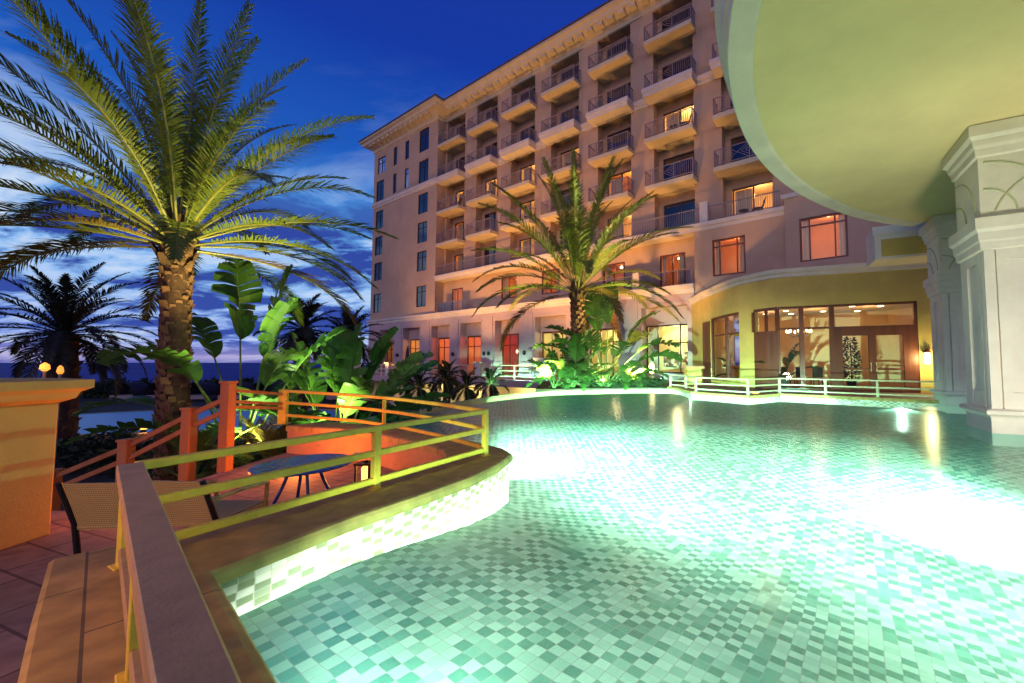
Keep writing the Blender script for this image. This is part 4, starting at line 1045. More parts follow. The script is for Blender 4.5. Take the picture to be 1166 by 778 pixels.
canopy_column(7.2, 7.12); canopy_column(10.5, 11.6); canopy_column(3.86, 2.68)
# beam from the far column back to the house, with a yellow soffit panel
bp_ = lambda s, y: (10.15 + 0.9*s + 0.42*y, 13.55 - 0.42*s + 0.9*y)
mb = MB(); mb.prism([bp_(0,0),bp_(2.2,0),bp_(2.2,1.2),bp_(0,1.2)], 4.78, 5.9)
e = mb.build('link_beam', M['column'], cn)
mb = MB(); mb.prism([bp_(0.18,-0.012),bp_(2.2,-0.012),bp_(2.2,0.0),bp_(0.18,0.0)], 4.86, 5.45); mb.build('beam_panel', M['pav'], e)
mb = MB(); mb.prism([bp_(-0.06,-0.06),bp_(2.2,-0.06),bp_(2.2,0.0),bp_(-0.06,0.0)], 5.6, 5.9); mb.build('beam_cap', M['column'], e)

# ================================================================== VEGETATION
def frond(mb, base, az, elev, length, droop, pairs=46, lw=0.03, ll=0.55, twist=0.0, rach=0.022, start=0.16, vee=0.45, rng=random):
    """one pinnate frond: tapered stem (material 1) with two rows of narrow leaflets (material 0)"""
    n = 14; p = Vector(base); pts = [p.copy()]; tans = []
    side = Vector((-math.sin(az), math.cos(az), 0))
    for k in range(n):
        s = (k + 0.5) / n
        e = elev - droop * s ** 1.6
        a2 = az + twist * s
        d = Vector((math.cos(e)*math.cos(a2), math.cos(e)*math.sin(a2), math.sin(e)))
        p = p + d * (length / n); pts.append(p.copy()); tans.append(d)
    tans.append(tans[-1])
    mb.cur = 1; mb.tube(pts, [rach*(1 - 0.85*k/n) for k in range(n+1)], 5, caps=False); mb.cur = 0
    for k in range(pairs):
        s = start + (1 - start) * (k + 0.5) / pairs
        i = min(n-1, int(s*n)); f = s*n - i
        q = pts[i].lerp(pts[i+1], f); t = tans[i]
        up = side.cross(t).normalized()
        if up.z < 0: up = -up
        prof = min(1.0, 0.35 + 2.6*(s - start)) * (1.0 if s < 0.6 else 1 - 0.75*((s-0.6)/0.4)**1.4)
        for sg in (-1, 1):
            L = ll * prof * rng.uniform(0.85, 1.12)
            ang = R(58) - R(26)*s + rng.uniform(-0.1, 0.1)
            v = vee + rng.uniform(-0.18, 0.18)
            d = (t*math.cos(ang) + (side*sg*math.cos(v) + up*math.sin(v))*math.sin(ang)).normalized()
            wv = t.cross(d); wv = (t - d*t.dot(d)).normalized() * lw * 0.5
            m = q + d*L*0.5 - Vector((0,0,0.04*L)); e = q + d*L + Vector((0,0,-rng.uniform(0.12,0.34)*L))
            j = mb.add([q - wv*0.7, q + wv*0.7, m + wv, m - wv, e])
            mb.idx(j, j+1, j+2, j+3); mb.idx(j+3, j+2, j+4)
def palm_trunk(mb, base, top, r0, r1, scales=0, seg=22, rng=random):
    base, top = Vector(base), Vector(top); n = seg
    path, rad = [], []
    for k in range(n+1):
        t = k/n; path.append(base.lerp(top, t) + Vector((0.05*math.sin(3*t), 0.04*math.sin(4*t+1), 0))); rad.append((r0 + (r1-r0)*t) * (1 + 0.05*(k % 2)))
    mb.tube(path, rad, 14)
    H = (top - base).length
    for k in range(scales):
        t = (k+0.5)/scales; a = k*2.39996
        c = base.lerp(top, t); r = (r0 + (r1-r0)*t)
        o = Vector((math.cos(a), math.sin(a), 0)); s = Vector((-math.sin(a), math.cos(a), 0))
        w = r*0.36*rng.uniform(.8,1.15); h = 0.13*rng.uniform(.8,1.4); out = r*0.30*rng.uniform(.5,1.5)
        p = c + o*r*0.97
        j = mb.add([p - s*w - Vector((0,0,h)), p + s*w - Vector((0,0,h)), p + s*w*0.75 + o*out + Vector((0,0,h*0.6)), p - s*w*0.75 + o*out + Vector((0,0,h*0.6)), p + s*w*0.6 + Vector((0,0,h*0.5)), p - s*w*0.6 + Vector((0,0,h*0.5))])
        mb.cur = 1; mb.idx(j, j+1, j+2, j+3); mb.idx(j+3, j+2, j+4, j+5); mb.idx(j, j+3, j+5); mb.idx(j+1, j+4, j+2); mb.cur = 0
def boots(mb, top, r, n, h0, rng):
    for k in range(n):
        a = k*2.39996; t = k/n; c = Vector(top) + Vector((0,0,-h0 + t*(h0+0.25)))
        o = Vector((math.cos(a), math.sin(a), 0)); s = Vector((-math.sin(a), math.cos(a), 0)); rr = r*(0.95 + 0.15*math.sin(PI*t))*(1-0.45*max(0,t-0.7)/0.3)
        p = c + o*rr*0.9; u = (o*(0.65-0.4*t) + Vector((0,0,1))).normalized(); L = 0.34*rng.uniform(.7,1.3); w = 0.12*rng.uniform(.8,1.2)
        mb.face([p - s*w, p + s*w, p + s*w*0.4 + u*L, p - s*w*0.4 + u*L]); mb.face([p - s*w*.9 - o*.06, p - s*w*0.4 + u*L, p + s*w*0.4 + u*L, p + s*w*.9 - o*.06])
def big_palm(label, base, top, r0, r1, n, length, seed, group=None, dm='frond', scales=260, emin=-30, ll=0.55, pairs=54, lw=0.034):
    rng = random.Random(seed)
    t = thing('palm_tree', label, 'palm tree', base, 0, group)
    mb = MB(); palm_trunk(mb, base, top, r0, r1, scales, 24, rng); mb.build('trunk', [M['bark'], M['boot']], t)
    mb = MB(); boots(mb, top, r1*1.08, 46, 0.75, rng); mb.build('leaf_bases', M['boot_dark'], t)
    for k in range(n):
        f = (k + 0.5)/n
        az = k*2.39996 + rng.uniform(-0.2,0.2)
        el = R(86 - (86 - emin)*f**1.15) + rng.uniform(-0.08,0.08)
        L = length*rng.uniform(0.86,1.08)*(0.86 + 0.14*math.sin(PI*min(1,f+0.25)))
        dr = R(28 + 42*f) * rng.uniform(0.75,1.2)
        b = Vector(top) + Vector((math.cos(az)*r1*0.55, math.sin(az)*r1*0.55, 0.22 - 0.45*f))
        mb = MB(); frond(mb, b, az, el, L, dr, pairs, lw, ll, rng.uniform(-0.25,0.25), 0.03, 0.15, 0.4, rng)
        old = f > 0.93
        mb.build('frond', [M['frond_old' if old else dm], M['rachis']], t)
    return t
big_palm('tall date palm with a thick shaggy trunk beside the garden stair', (-8.93,8.9,-2.7), (-8.93,8.75,4.0), 0.24, 0.215, 60, 5.0, 3, None, 'frond', 420, -3, 0.58, 92, 0.028)
big_palm('date palm lit from below behind the pool in front of the arcade', (-0.05,21.0,0.0), (-0.1,20.9,5.1), 0.30, 0.32, 46, 6.6, 11, None, 'frond', 240, -4, 0.75, 70, 0.05)
def small_palm(label, base, top, r, n, length, seed, group, dm='frond_dark', pairs=26, lw=0.07, ll=0.6, emin=-35):
    rng = random.Random(seed); t = thing('palm_tree', label, 'palm tree', base, 0, group)
    mb = MB(); palm_trunk(mb, base, top, r*1.2, r, 60, 12, rng); mb.build('trunk', [M['bark'], M['boot']], t)
    mb = MB()
    for k in range(n):
        f = (k+0.5)/n; az = k*2.39996 + rng.uniform(-.2,.2)
        frond(mb, Vector(top), az, R(85-(85-emin)*f) , length*rng.uniform(.85,1.1), R(40+40*f), pairs, lw, ll, rng.uniform(-.3,.3), 0.03, 0.12, 0.3, rng)
    mb.build('crown', [M[dm], M['rachis'] if dm != 'frond_dark' else M['frond_dark']], t)
    return t
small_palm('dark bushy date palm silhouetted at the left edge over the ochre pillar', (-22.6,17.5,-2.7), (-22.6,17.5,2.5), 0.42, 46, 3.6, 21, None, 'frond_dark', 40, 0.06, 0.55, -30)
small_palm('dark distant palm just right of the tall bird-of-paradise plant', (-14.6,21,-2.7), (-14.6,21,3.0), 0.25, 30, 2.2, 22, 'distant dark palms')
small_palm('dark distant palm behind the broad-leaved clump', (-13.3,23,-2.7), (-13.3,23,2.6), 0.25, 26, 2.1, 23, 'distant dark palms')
for k, (x, y, zt, lab) in enumerate(((-8.6,21.5,0.15,'small garden palm leftmost in front of the basement wall'),(-7.4,22.0,0.5,'second small garden palm from the left below the terrace'),(-5.9,21.0,0.2,'third small garden palm, in front of the lit basement'),(-4.75,21.5,0.35,'slim garden palm on the right, nearest the planting bed'),(-9.9,23.0,0.7,'small garden palm farthest left under the arcade'),(-8.0,24.5,0.75,'small garden palm at the back against the balustrade'))):
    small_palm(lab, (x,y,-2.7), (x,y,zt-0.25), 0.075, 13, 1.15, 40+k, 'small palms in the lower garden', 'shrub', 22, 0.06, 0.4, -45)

# broad paddle leaves (bird of paradise / banana like)
def paddle(mb, base, az, elev, stalk, blade, width, droop, rng, slits=5, roll=0.0):
    width *= 1.25; blade *= 1.08
    n = 14; p = Vector(base); sp = [p.copy()]
    for k in range(6):
        e = elev - droop*0.25*(k/6)
        p = p + Vector((math.cos(e)*math.cos(az), math.cos(e)*math.sin(az), math.sin(e)))*(stalk/6); sp.append(p.copy())
    mb.cur = 1; mb.tube(sp, [0.035 - 0.018*k/6 for k in range(7)], 6); mb.cur = 0
    side0 = Vector((-math.sin(az), math.cos(az), 0))
    pts, ups, sides, tans = [], [], [], []
    for k in range(n+1):
        s = k/n; e = elev - droop*(0.25 + 0.75*s**1.3)
        t = Vector((math.cos(e)*math.cos(az), math.cos(e)*math.sin(az), math.sin(e))); up = side0.cross(t).normalized()
        if up.z < 0 and abs(up.z) > 0.2: up = -up
        sd = (side0*math.cos(roll) + up*math.sin(roll)).normalized(); up = t.cross(sd)
        if k: p = p + t*(blade/n)
        pts.append(p.copy()); ups.append(up); sides.append(sd); tans.append(t)
    mb.cur = 1; mb.tube(pts, [0.017*(1-0.8*k/n) for k in range(n+1)], 5, caps=False); mb.cur = 0
    for sg in (-1, 1):
        cut = {rng.randrange(2, n-1) for _ in range(slits)}
        def edge(s, f, lift):
            wd = width*0.5*(math.sin(PI*min(1, s*0.93+0.05))**0.55)*f
            i = min(n, int(round(s*n))); a = lift
            return pts[i] + (sides[i]*sg*math.cos(a) + ups[i]*math.sin(a))*wd + tans[i]*0.06*f*blade
        for k in range(n):
            a, b = k/n, (k+1)/n
            lift = 0.35 + rng.uniform(-.08,.08) - (0.5*rng.random() if (k in cut) else 0)
            e0, e1 = edge(a,1,lift), edge(b,1,lift); m0, m1 = edge(a,0.5,lift+0.12), edge(b,0.5,lift+0.12)
            if k in cut: e1 = e1.lerp(e0, 0.30); 
            if k-1 in cut: e0 = e0.lerp(e1, 0.2) + Vector((0,0,-0.05*width))
            if k == n-1: e1 = pts[n]; m1 = pts[n]
            mb.face([pts[k], pts[k+1], m1, m0] if k < n-1 else [pts[k], pts[k+1], m0]); mb.face([m0, m1, e1, e0] if k < n-1 else [m0, pts[n], e0])
def paddle_plant(name, label, base, leaves, seed, group=None, m='leaf'):
    rng = random.Random(seed); t = thing(name, label, 'plant', base, 0, group)
    for k, (az, el, st, bl, wd, dr, mm) in enumerate(leaves):
        mb = MB(); b = Vector(base) + Vector((rng.uniform(-.12,.12), rng.uniform(-.12,.12), 0))
        paddle(mb, b, R(az), R(el), st, bl, wd, R(dr), rng, rng.randrange(4,9), rng.uniform(-.5,.5))
        mb.build('leaf', [M[mm], M['stalk']], t, smooth=True)
    return t
P, Q = 'leaf', 'leaf_pale'
paddle_plant('bird_of_paradise', 'tall bird-of-paradise plant right of the big palm trunk', (-7.95,9.4,-1.2),
    [(150,86,3.0,1.95,0.80,14,P),(40,84,3.1,1.75,0.66,12,P),(165,78,2.7,1.9,0.62,70,P),(185,73,2.5,1.9,0.60,110,Q),(195,60,1.6,1.8,0.55,95,Q),(10,70,2.4,1.5,0.55,45,P),(330,66,2.2,1.5,0.5,60,Q),(270,76,2.2,1.4,0.5,85,P),(230,52,1.3,1.5,0.5,85,P),(300,50,1.3,1.2,0.45,70,P),(90,60,1.6,1.3,0.45,60,P),(350,80,2.6,1.5,0.6,30,P)], 5)
paddle_plant('bird_of_paradise', 'broad-leaved clump with upright glossy leaves behind the orange railing', (-6.35,10.2,-1.4),
    [(100,84,1.9,1.6,0.75,10,P),(40,74,1.9,1.9,0.78,22,P),(70,82,2.1,1.6,0.62,12,P),(20,60,1.6,2.0,0.75,38,P),(5,50,1.4,1.8,0.68,55,Q),(350,44,1.2,1.7,0.6,60,P),(180,78,2.0,1.5,0.75,14,P),(205,62,1.4,1.4,0.6,45,Q),(250,62,1.3,1.4,0.6,50,P),(290,55,1.3,1.3,0.55,55,P),(320,66,1.5,1.4,0.55,45,Q),(150,68,1.7,1.5,0.65,30,P),(225,75,1.6,1.3,0.6,25,Q)], 6)
paddle_plant('bird_of_paradise', 'fresh green leaf clump directly behind the railing of the low wall', (-5.75,9.75,-1.2),
    [(95,82,1.5,1.5,0.7,14,P),(30,66,1.5,1.8,0.7,34,Q),(0,54,1.2,1.8,0.68,52,P),(345,60,1.3,1.5,0.6,50,P),(185,70,1.4,1.5,0.65,30,P),(210,56,1.1,1.4,0.6,55,P),(60,74,1.7,1.5,0.6,24,P),(150,76,1.6,1.4,0.66,20,Q),(270,60,1.0,1.3,0.55,55,P),(310,50,1.0,1.3,0.55,60,Q),(15,40,1.0,1.6,0.6,60,P)], 16)
paddle_plant('bird_of_paradise', 'big bird-of-paradise plant at the foot of the palm by the far pool edge', (1.25,19.9,0.0),
    [(115,80,2.9,2.4,0.95,16,P),(65,84,3.2,2.2,0.75,14,P),(20,68,2.8,2.2,0.75,50,P),(165,66,2.4,2.1,0.8,65,P),(185,54,2.2,2.1,0.8,75,P),(0,48,2.0,2.1,0.8,80,P),(340,56,2.3,2.0,0.75,80,P),(215,60,2.0,2.0,0.8,75,P),(250,66,2.0,1.9,0.75,75,P),(290,58,1.9,1.8,0.75,70,P),(40,58,2.7,2.0,0.65,65,Q),(355,36,1.4,1.8,0.75,70,P),(195,36,1.4,1.9,0.75,60,P),(310,42,1.4,1.6,0.7,60,P),(230,44,1.3,1.6,0.7,60,Q),(270,40,1.1,1.5,0.7,60,P),(140,60,2.0,1.8,0.7,60,Q),(80,60,2.0,1.8,0.7,50,P)], 8)
paddle_plant('bird_of_paradise', 'leafy plant hiding the foot of the lit palm trunk', (-0.35,19.5,0.0),
    [(k*137.5, 82-4*k, 1.5-0.05*k, 1.5, 0.62, 30+4*k, P if k % 3 else Q) for k in range(13)], 12)
paddle_plant('bird_of_paradise', 'low broad-leaved plant at the left end of the far planting bed', (-1.15,18.9,0.0),
    [(170,66,0.7,1.2,0.55,50,P),(100,74,0.8,1.2,0.55,30,P),(30,60,0.8,1.1,0.5,50,P),(240,62,0.6,1.0,0.5,50,P),(320,60,0.6,1.0,0.45,55,P)], 9)
# arching fern-like palms in the far bed
for k, (x, y, L, lab) in enumerate(((0.35,19.6,1.7,'arching fern palm left of the big far plant'),(2.3,19.9,1.4,'arching fern palm right of the big far plant'),(-0.5,19.5,1.2,'small arching fern palm beside the palm trunk'),(3.1,20.6,1.1,'small fern palm near the lit arcade window'))):
    rng = random.Random(60+k); t = thing('fern_palm', lab, 'plant', (x,y,0.05), 0, 'fern palms in the far planting bed'); mb = MB()
    for j in range(18):
        f = (j+.5)/18; frond(mb, (x,y,0.1), j*2.39996, R(80-62*f), L*rng.uniform(.8,1.15), R(60+30*f), 26, 0.035, 0.34, 0, 0.014, 0.12, 0.3, rng)
    mb.build('fronds', [M['leaf_pale'], M['stalk']], t)
# fan-like shrubs by the stair
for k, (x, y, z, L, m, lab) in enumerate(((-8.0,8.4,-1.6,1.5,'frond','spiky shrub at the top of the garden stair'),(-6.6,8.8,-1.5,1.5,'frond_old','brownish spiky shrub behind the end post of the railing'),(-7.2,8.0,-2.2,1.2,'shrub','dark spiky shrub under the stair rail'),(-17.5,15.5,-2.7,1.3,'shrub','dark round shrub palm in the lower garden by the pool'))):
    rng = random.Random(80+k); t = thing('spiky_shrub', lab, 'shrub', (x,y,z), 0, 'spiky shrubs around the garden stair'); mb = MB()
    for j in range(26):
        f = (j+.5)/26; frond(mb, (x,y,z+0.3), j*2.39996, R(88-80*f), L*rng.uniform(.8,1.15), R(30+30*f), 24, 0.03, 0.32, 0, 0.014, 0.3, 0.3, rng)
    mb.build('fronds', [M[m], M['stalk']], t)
# hedges (leafy masses)
def hedge(name, x0, x1, y0, y1, z0, z1, n, s, m, rng, label=None):
    mb = MB()
    for _ in range(n):
        x, y = rng.uniform(x0,x1), rng.uniform(y0,y1); h = z0 + (z1-z0)*(0.75+0.25*math.sin(x*1.7+1)*math.cos(y*1.3))
        z = rng.uniform(z0, h) if rng.random() < .5 else h - abs(rng.gauss(0,.12))
        a, b = rng.uniform(0,2*PI), rng.uniform(-1,1); d = Vector((math.cos(a)*math.cos(b), math.sin(a)*math.cos(b), math.sin(b))); e = d.orthogonal().normalized()
        c = Vector((x,y,z)); L = s*rng.uniform(.6,1.3)
        mb.face([c, c + d*L*.5 + e*L*.25, c + d*L, c + d*L*.5 - e*L*.25])
    return stuff(mb.build(name, M[m]))
rng = random.Random(99)
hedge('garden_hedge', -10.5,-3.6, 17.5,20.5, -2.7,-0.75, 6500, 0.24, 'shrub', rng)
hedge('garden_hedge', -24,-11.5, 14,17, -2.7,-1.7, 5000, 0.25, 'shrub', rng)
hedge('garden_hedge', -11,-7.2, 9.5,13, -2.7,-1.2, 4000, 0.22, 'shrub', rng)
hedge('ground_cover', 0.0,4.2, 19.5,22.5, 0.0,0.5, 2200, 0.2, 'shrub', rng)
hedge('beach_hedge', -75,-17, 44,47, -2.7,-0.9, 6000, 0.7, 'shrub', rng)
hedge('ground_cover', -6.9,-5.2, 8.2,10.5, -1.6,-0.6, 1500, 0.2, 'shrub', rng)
# indoor plants
def indoor(name, label, base, leaves, seed):
    rng = random.Random(seed); t = thing(name, label, 'plant', base)
    mb = MB(); mb.lathe([(0.16,0),(0.22,0.35),(0.2,0.36)], base, 12); mb.build('pot', M['frame_dark'], t)
    for az, el, st, bl, wd, dr in leaves:
        mb = MB(); paddle(mb, Vector(base)+Vector((0,0,0.35)), R(az), R(el), st, bl, wd, R(dr), rng, 4); mb.build('leaf', [M['houseplant'], M['houseplant']], t)
lv = [(k*137.5, 80-6*k, 0.9-0.04*k, 0.95, 0.34, 35+4*k) for k in range(10)]
indoor('potted_plant', 'dark leafy potted plant behind the curved pavilion window', (8.35,20.6,0.1), lv, 31)
indoor('potted_plant', 'dark leafy potted plant left of the chandelier in the pavilion', (*PL(4.95,0.9),0.1), [(k*137.5, 78-7*k, 1.0-0.05*k, 0.8, 0.3, 40+4*k) for k in range(8)], 32)
q = PL(2.25,1.5); t = thing('potted_tree', 'slim dark ficus tree behind the left pavilion door', 'plant', (q[0],q[1],0.1)); rng = random.Random(5)
mb = MB(); mb.lathe([(0.15,0),(0.2,0.35),(0.18,0.36)], (q[0],q[1],0.1), 12); mb.build('pot', M['frame_dark'], t)
mb = MB(); mb.tube([(q[0],q[1],0.4),(q[0]+0.03,q[1],1.2),(q[0],q[1],2.1)], 0.025, 6); mb.build('trunk', M['bark'], t)
mb = MB()
for _ in range(900):
    a, z = rng.uniform(0,2*PI), rng.uniform(0.6,2.35); r = 0.34*math.sqrt(rng.random())*(1.15-abs(z-1.2)/1.6)
    c = Vector((q[0]+r*math.cos(a), q[1]+r*math.sin(a), z)); d = Vector((math.cos(a)*.6, math.sin(a)*.6, rng.uniform(-1,.5))).normalized(); e = d.orthogonal().normalized()*0.03
    mb.face([c, c+d*.06+e, c+d*.13, c+d*.06-e])
mb.build('crown', M['houseplant'], t)

# ================================================================== BALCONY FURNITURE
def balcony_set(u, z, label_c, label_t):
    p = HW(u, -0.45, z); t = thing('balcony_chair', label_c, 'chair', p, FANG+0.4, 'chairs on lit balconies'); del ROOTM[t.name]
    mb = MB(); mb.box(-0.26,0.26,-0.25,0.25,0.38,0.44); mb.build('seat', M['black'], t)
    mb = MB(); mb.bar((0.25,0,0.42),(0.42,0,0.98),0.5,0.04,(1,0,0)); mb.build('backrest', M['black'], t)
    for x in (-0.22,0.22):
        for y in (-0.22,0.22):
            mb = MB(); mb.bar((x,y,0),(x,y,0.4),0.03,0.03); mb.build('leg', M['black'], t)
    p = HW(u-0.75, -0.45, z); t = thing('balcony_table', label_t, 'table', p, FANG, 'tables on lit balconies'); del ROOTM[t.name]
    mb = MB(); mb.lathe([(0.28,0.46),(0.28,0.49)],(0,0,0),16); mb.build('tabletop', M['black'], t)
    mb = MB(); mb.tube([(0,0,0),(0,0,0.46)],0.03,6); mb.lathe([(0.2,0),(0.2,0.02)],(0,0,0),10); mb.build('pedestal', M['black'], t)
balcony_set(25.7, FL[2], 'dark chair on the lit balcony high beside the canopy edge', 'small round table on the lit balcony high beside the canopy')
balcony_set(30.0, FL[0], 'dark lounge chair before the lit room just under the canopy edge', 'small round table on the ledge under the canopy edge')
balcony_set(2.6, FL[2], 'dark chair on the leftmost lit balcony', 'small table on the leftmost lit balcony')

for u, z in ((21.0,FL[2]),(16.2,FL[2]),(11.8,FL[1]),(25.6,FL[3]),(20.9,FL[4]),(25.6,FL[1]),(7.2,FL[2])):
    p = HW(u, -0.4, z); t = thing('balcony_chair', 'dark chair on an unlit hotel balcony', 'chair', p, FANG+0.6, 'chairs on unlit balconies'); del ROOTM[t.name]
    mb = MB(); mb.box(-0.26,0.26,-0.25,0.25,0.38,0.44); mb.build('seat', M['black'], t)
    mb = MB(); mb.bar((0.25,0,0.42),(0.36,0,0.98),0.5,0.04,(1,0,0)); mb.build('backrest', M['black'], t)
    for x in (-0.22,0.22):
        for y in (-0.22,0.22):
            mb = MB(); mb.bar((x,y,0),(x,y,0.4),0.03,0.03); mb.build('leg', M['black'], t)

# ================================================================== FAR LEFT: garden, lower pool, beach, sea
mb = MB(); mb.face([(-400,-120,-2.7),(400,-120,-2.7),(400,400,-2.7),(-400,400,-2.7)]); struct(mb.build('ground', M['ground']))
mb = MB(); mb.face([(-9000,58,-2.66),(9000,58,-2.66),(9000,14000,-2.66),(-9000,14000,-2.66)]); struct(mb.build('sea', M['sea']))
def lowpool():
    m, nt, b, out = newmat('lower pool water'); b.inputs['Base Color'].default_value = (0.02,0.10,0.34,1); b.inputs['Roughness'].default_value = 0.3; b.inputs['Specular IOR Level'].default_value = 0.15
    b.inputs['Emission Color'].default_value = (0.02,0.16,0.5,1); b.inputs['Emission Strength'].default_value = 0.12; return m  # blue pool glow put into the water surface as emission
pl = [(-36,21.5),(-30,20.8),(-22,22.2),(-16.5,23.5),(-15.5,28),(-20,33),(-30,34),(-38,30)]
fan_poly(smoothpath(pl + pl[:1], 5)[:-1], -2.62).build('lower_pool', lowpool())
struct(bpy.data.objects['lower_pool'])
ps = smoothpath(pl + pl[:1], 5); po = offset(ps, 0.5)
mb = MB()
for k in range(len(ps)-1): mb.face([(*ps[k],-2.6),(*ps[k+1],-2.6),(*po[k+1],-2.6),(*po[k],-2.6)]); mb.face([(*ps[k],-2.6),(*ps[k],-2.7),(*ps[k+1],-2.7),(*ps[k+1],-2.6)])
struct(mb.build('lower_pool_rim', M['coping']))
for x, y, lab in ((-30.5,21.6,'orange lamp at the near edge of the lower pool, on the left'),(-24.2,22.4,'orange lamp at the near edge of the lower pool, behind the trunk'),(-20.3,23.0,'orange lamp at the near edge of the lower pool, on the right')):
    t = thing('pool_edge_light', lab, 'lamp', (x,y,-2.6), 0, 'orange lamps along the lower pool'); del ROOTM[t.name]
    mb = MB(); mb.lathe([(0.12,0),(0.12,0.16)],(0,0,0),8); mb.build('housing', M['black'], t)
    mb = MB(); mb.lathe([(0.14,0.16),(0.14,0.26)],(0,0,0),8); mb.build('lens', M['amberstep'], t)
    plight('pool edge glow', (x,y,-2.25), 60, (1,0.42,0.08), 0.1)
for k in range(8):                                         # half-round beach cabanas
    x = -47 + k*3.7; y = 42.0
    t = thing('beach_cabana', 'dark arched beach cabana in the row before the sea', 'cabana', (x,y,-2.7), 0, 'beach cabanas in a row before the sea'); del ROOTM[t.name]
    mb = MB(); n = 8
    for j in range(n):
        a, b = PI*j/n, PI*(j+1)/n
        for y0, y1, r in ((-0.9,0.9,1.3),):
            mb.face([(r*math.cos(a),y0,0.6+r*math.sin(a)),(r*math.cos(b),y0,0.6+r*math.sin(b)),(r*math.cos(b),y1,0.6+r*math.sin(b)),(r*math.cos(a),y1,0.6+r*math.sin(a))])
    mb.build('shell', M['umbrella'], t)
    mb = MB(); mb.box(-1.2,1.2,-0.8,0.8,0.2,0.6); mb.build('bench', M['iron'], t)
for k, (x, y, z, lab) in enumerate(((-18.7,14.0,1.05,'bright torch lamp under the dark palm at the left edge'),(-18.15,14.0,0.95,'dimmer torch lamp just right of the bright one'))):
    t = thing('torch_lamp', lab, 'lamp', (x,y,-2.7), 0, 'torch lamps beyond the ochre pillar'); del ROOTM[t.name]
    mb = MB(); mb.tube([(0,0,0),(0,0,z+2.6)],0.04,6); mb.build('pole', M['iron'], t)
    mb = MB(); mb.lathe([(0.05,0),(0.13-0.04*k,0.08),(0.11-0.04*k,0.22),(0.02,0.3)],(0,0,z+2.6),10); mb.build('flame', emis('torch flame', (1, 0.36, 0.05), 1.8 if k == 0 else 1.2), t)
    plight('torch light', (x,y-0.45,z+0.3), 14 if k == 0 else 5, (1,0.4,0.12), 0.15)

# ================================================================== LIGHTING
for (loc, aim, lab, pw) in LAMPS:
    t = thing('pool_lamp', lab, 'lamp', loc, math.atan2(aim[1], aim[0]), 'underwater pool lamps'); del ROOTM[t.name]
    mb = MB(); mb.tube([(-0.08,0,0),(0,0,0)], 0.055, 14); mb.build('housing', M['rail_pale'], t)
    mb = MB(); mb.tube([(0.0,0,0),(0.012,0,0)], 0.04, 14); mb.build('lens', M['poollamp'], t)
    so_ = spot('pool light', (loc[0]+aim[0]*0.05, loc[1]+aim[1]*0.05, loc[2]), (loc[0]+aim[0]*3, loc[1]+aim[1]*3, loc[2]-(2.1 if loc[1] < 2 else 2.4 if loc[1] < 5 else 1.9)), pw, POOLC, 100 if -1 < loc[0] < 0 else 82 if loc[1] < 2 else 108, 0.7, 0.06)
    l = so_.data; l.use_nodes = True; nt = l.node_tree; lf = N(nt, 'ShaderNodeLightFalloff'); lf.inputs['Strength'].default_value = 1.0
    nt.links.new(lf.outputs['Quadratic' if loc[0] > 4 else 'Constant' if loc[1] < 2 and loc[0] > 0 else 'Linear'], nt.nodes['Emission'].inputs['Strength'])
# unseen uplights added to brighten the two big palms and the plants
spot('added palm uplight', (-6.9,7.9,0.4), (-8.6,8.8,7.2), 2000, (1.0,0.86,0.26), 70, 0.9)
spot('added palm uplight', (-1.75,18.25,0.3), (0.0,21.0,8.0), 9000, (0.95,0.92,0.26), 80, 0.8)
spot('added palm uplight', (3.0,19.35,0.3), (-0.1,21.0,8.0), 9000, (0.95,0.92,0.26), 80, 0.8)
spot('plant fill', (-5.4,9.2,-0.5), (-7.0,10.0,2.0), 1100, (0.75,1.0,0.35), 100, 0.9)
spot('plant fill', (1.0,19.3,0.25), (1.4,20.4,3.5), 700, (0.85,1.0,0.40), 120, 0.9)
spot('plant fill', (-6.9,8.5,-0.6), (-8.0,9.5,2.4), 750, (0.8,1.0,0.38), 100, 0.9)
# deck glow
plight('lantern glow', (-2.95,5.6,-0.22), 22, (1,0.32,0.05), 0.06)
plight('step glow', (-4.3,6.2,-0.12), 60, (1,0.24,0.03), 0.08)
plight('stair glow', (-5.0,4.75,-0.2), 34, (1,0.20,0.02), 0.08)
plight('warm fill', (-2.9,0.55,0.95), 62, (1,0.50,0.13), 0.25)  # out-of-view warm light added for the pillar, stone cap and railing
spot('column fill', (5.6,4.2,0.25), (8.2,8.2,2.8), 420, (1,0.97,0.78), 120, 0.9, 0.3)  # unseen light added to brighten the near column
spot('canopy fill', (4.9,3.3,0.3), (4.9,6.5,5.6), 3200, (0.94,1.0,0.58), 155, 0.9, 0.3)  # unseen light added above the water to brighten the canopy soffit
# warm fill spots, unseen, added to brighten the hotel front
for u, pw in ((0,500),(8,950),(16,1150),(24,950)):
    spot('facade fill', HW(u,-7.5,0.4), HW(u+1.5,0,16), pw*6.0, (1,0.48,0.15), 95, 0.9, 0.4)

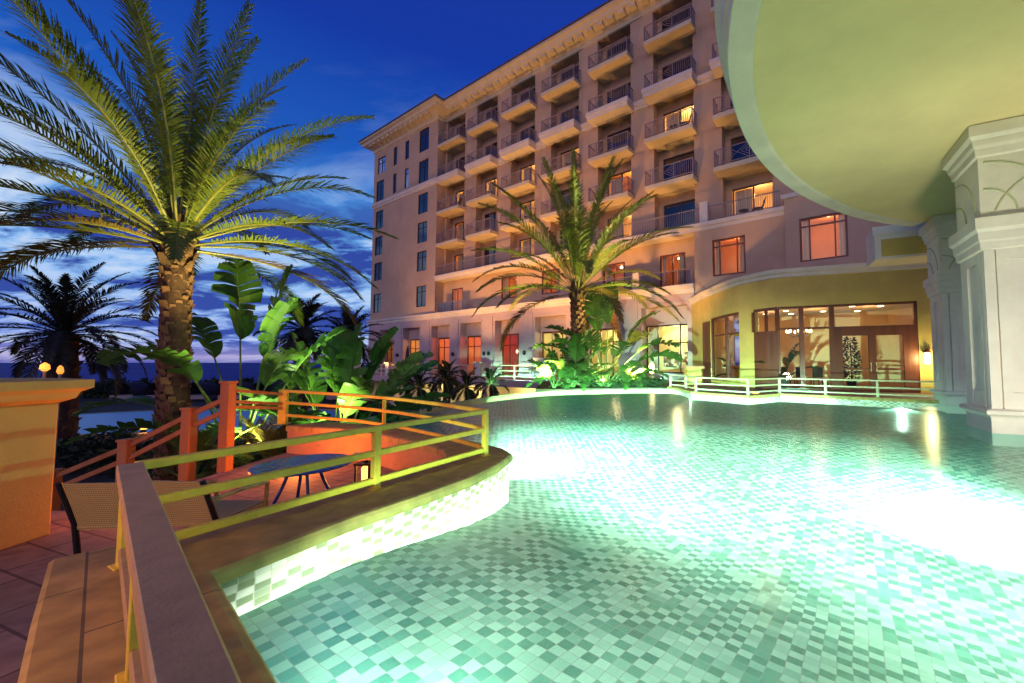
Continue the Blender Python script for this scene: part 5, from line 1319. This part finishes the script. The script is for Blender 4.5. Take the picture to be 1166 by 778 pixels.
# world: dusk sky, deep blue overhead, pale broken cloud low down
wd = bpy.data.worlds.new('World'); sc.world = wd; wd.use_nodes = True
nt = wd.node_tree; bg = nt.nodes['Background']
tc = N(nt, 'ShaderNodeTexCoord'); sp = N(nt, 'ShaderNodeSeparateXYZ'); nt.links.new(tc.outputs['Generated'], sp.inputs[0])
grad = ramp(nt, [(0.0,(0.12,0.12,0.45)),(0.012,(0.42,0.36,0.66)),(0.04,(0.20,0.30,0.76)),(0.15,(0.26,0.50,0.90)),(0.28,(0.10,0.34,0.78)),(0.42,(0.012,0.11,0.52)),(0.60,(0.008,0.042,0.36)),(1.0,(0.014,0.03,0.26))])
nt.links.new(sp.outputs[2], grad.inputs['Fac'])
zz = N(nt, 'ShaderNodeMath', operation='MAXIMUM'); nt.links.new(sp.outputs[2], zz.inputs[0]); zz.inputs[1].default_value = 0.0
za = N(nt, 'ShaderNodeMath', operation='ADD'); nt.links.new(zz.outputs[0], za.inputs[0]); za.inputs[1].default_value = 0.16
dv = N(nt, 'ShaderNodeVectorMath', operation='DIVIDE'); nt.links.new(tc.outputs['Generated'], dv.inputs[0])
cz = N(nt, 'ShaderNodeCombineXYZ')
for k in range(3): nt.links.new(za.outputs[0], cz.inputs[k])
nt.links.new(cz.outputs[0], dv.inputs[1])
mp = N(nt, 'ShaderNodeMapping'); mp.inputs['Scale'].default_value = (0.62,0.95,0.0); mp.inputs['Location'].default_value = (5.1,2.2,0); nt.links.new(dv.outputs[0], mp.inputs['Vector'])
n1 = N(nt, 'ShaderNodeTexNoise'); n1.inputs['Scale'].default_value = 1.75; n1.inputs['Detail'].default_value = 10; n1.inputs['Roughness'].default_value = 0.6; n1.inputs['Distortion'].default_value = 0.5
nt.links.new(mp.outputs[0], n1.inputs['Vector'])
dark = ramp(nt, [(0.475,(0,0,0)),(0.54,(1,1,1))]); nt.links.new(n1.outputs['Fac'], dark.inputs['Fac'])
light = ramp(nt, [(0.38,(1,1,1)),(0.49,(0,0,0))]); nt.links.new(n1.outputs['Fac'], light.inputs['Fac'])
lowm = ramp(nt, [(0.0,(0.25,0.25,0.25)),(0.05,(0.95,0.95,0.95)),(0.26,(1,1,1)),(0.42,(0.15,0.15,0.15)),(0.6,(0.0,0.0,0.0))]); nt.links.new(sp.outputs[2], lowm.inputs['Fac'])
m1 = N(nt, 'ShaderNodeMath', operation='MULTIPLY'); nt.links.new(dark.outputs[0], m1.inputs[0]); nt.links.new(lowm.outputs[0], m1.inputs[1])
m2 = N(nt, 'ShaderNodeMath', operation='MULTIPLY'); nt.links.new(light.outputs[0], m2.inputs[0]); nt.links.new(lowm.outputs[0], m2.inputs[1])
c1 = N(nt, 'ShaderNodeMix', data_type='RGBA'); nt.links.new(m2.outputs[0], c1.inputs[0]); nt.links.new(grad.outputs[0], c1.inputs[6]); c1.inputs[7].default_value = (0.62,0.74,0.93,1)
c2 = N(nt, 'ShaderNodeMix', data_type='RGBA'); nt.links.new(m1.outputs[0], c2.inputs[0]); nt.links.new(c1.outputs[2], c2.inputs[6]); c2.inputs[7].default_value = (0.03,0.065,0.36,1)
nt.links.new(c2.outputs[2], bg.inputs['Color']); bg.inputs['Strength'].default_value = 1.0
# last afterglow from behind the camera on the left
sl = bpy.data.lights.new('afterglow', 'SUN'); sl.energy = 0.5; sl.color = (1,0.62,0.62); sl.angle = R(25)
so = bpy.data.objects.new('afterglow', sl); C.objects.link(so); so.rotation_euler = Vector((0.45,0.85,-0.25)).to_track_quat('-Z','Y').to_euler()

# ================================================================== CAMERA
cam = bpy.data.cameras.new('camera'); cam.sensor_width = 36; cam.lens = 36*455/1166; cam.shift_x = -77/1166; cam.clip_end = 20000; cam.clip_start = 0.02
co = bpy.data.objects.new('camera', cam); C.objects.link(co); co.location = (0,0,1.25)
co.rotation_euler = (R(90) + math.atan(24/455), 0, 0); sc.camera = co
sc.render.engine = 'CYCLES'
sc.cycles.use_denoising = True
sc.cycles.max_bounces = 8; sc.cycles.diffuse_bounces = 3; sc.cycles.glossy_bounces = 3; sc.cycles.transmission_bounces = 4; sc.cycles.transparent_max_bounces = 24
sc.cycles.sample_clamp_indirect = 4.0
sc.cycles.caustics_reflective = False; sc.cycles.caustics_refractive = False
sc.view_settings.view_transform = 'Standard'; sc.view_settings.look = 'None'; sc.view_settings.exposure = 0; sc.view_settings.gamma = 1
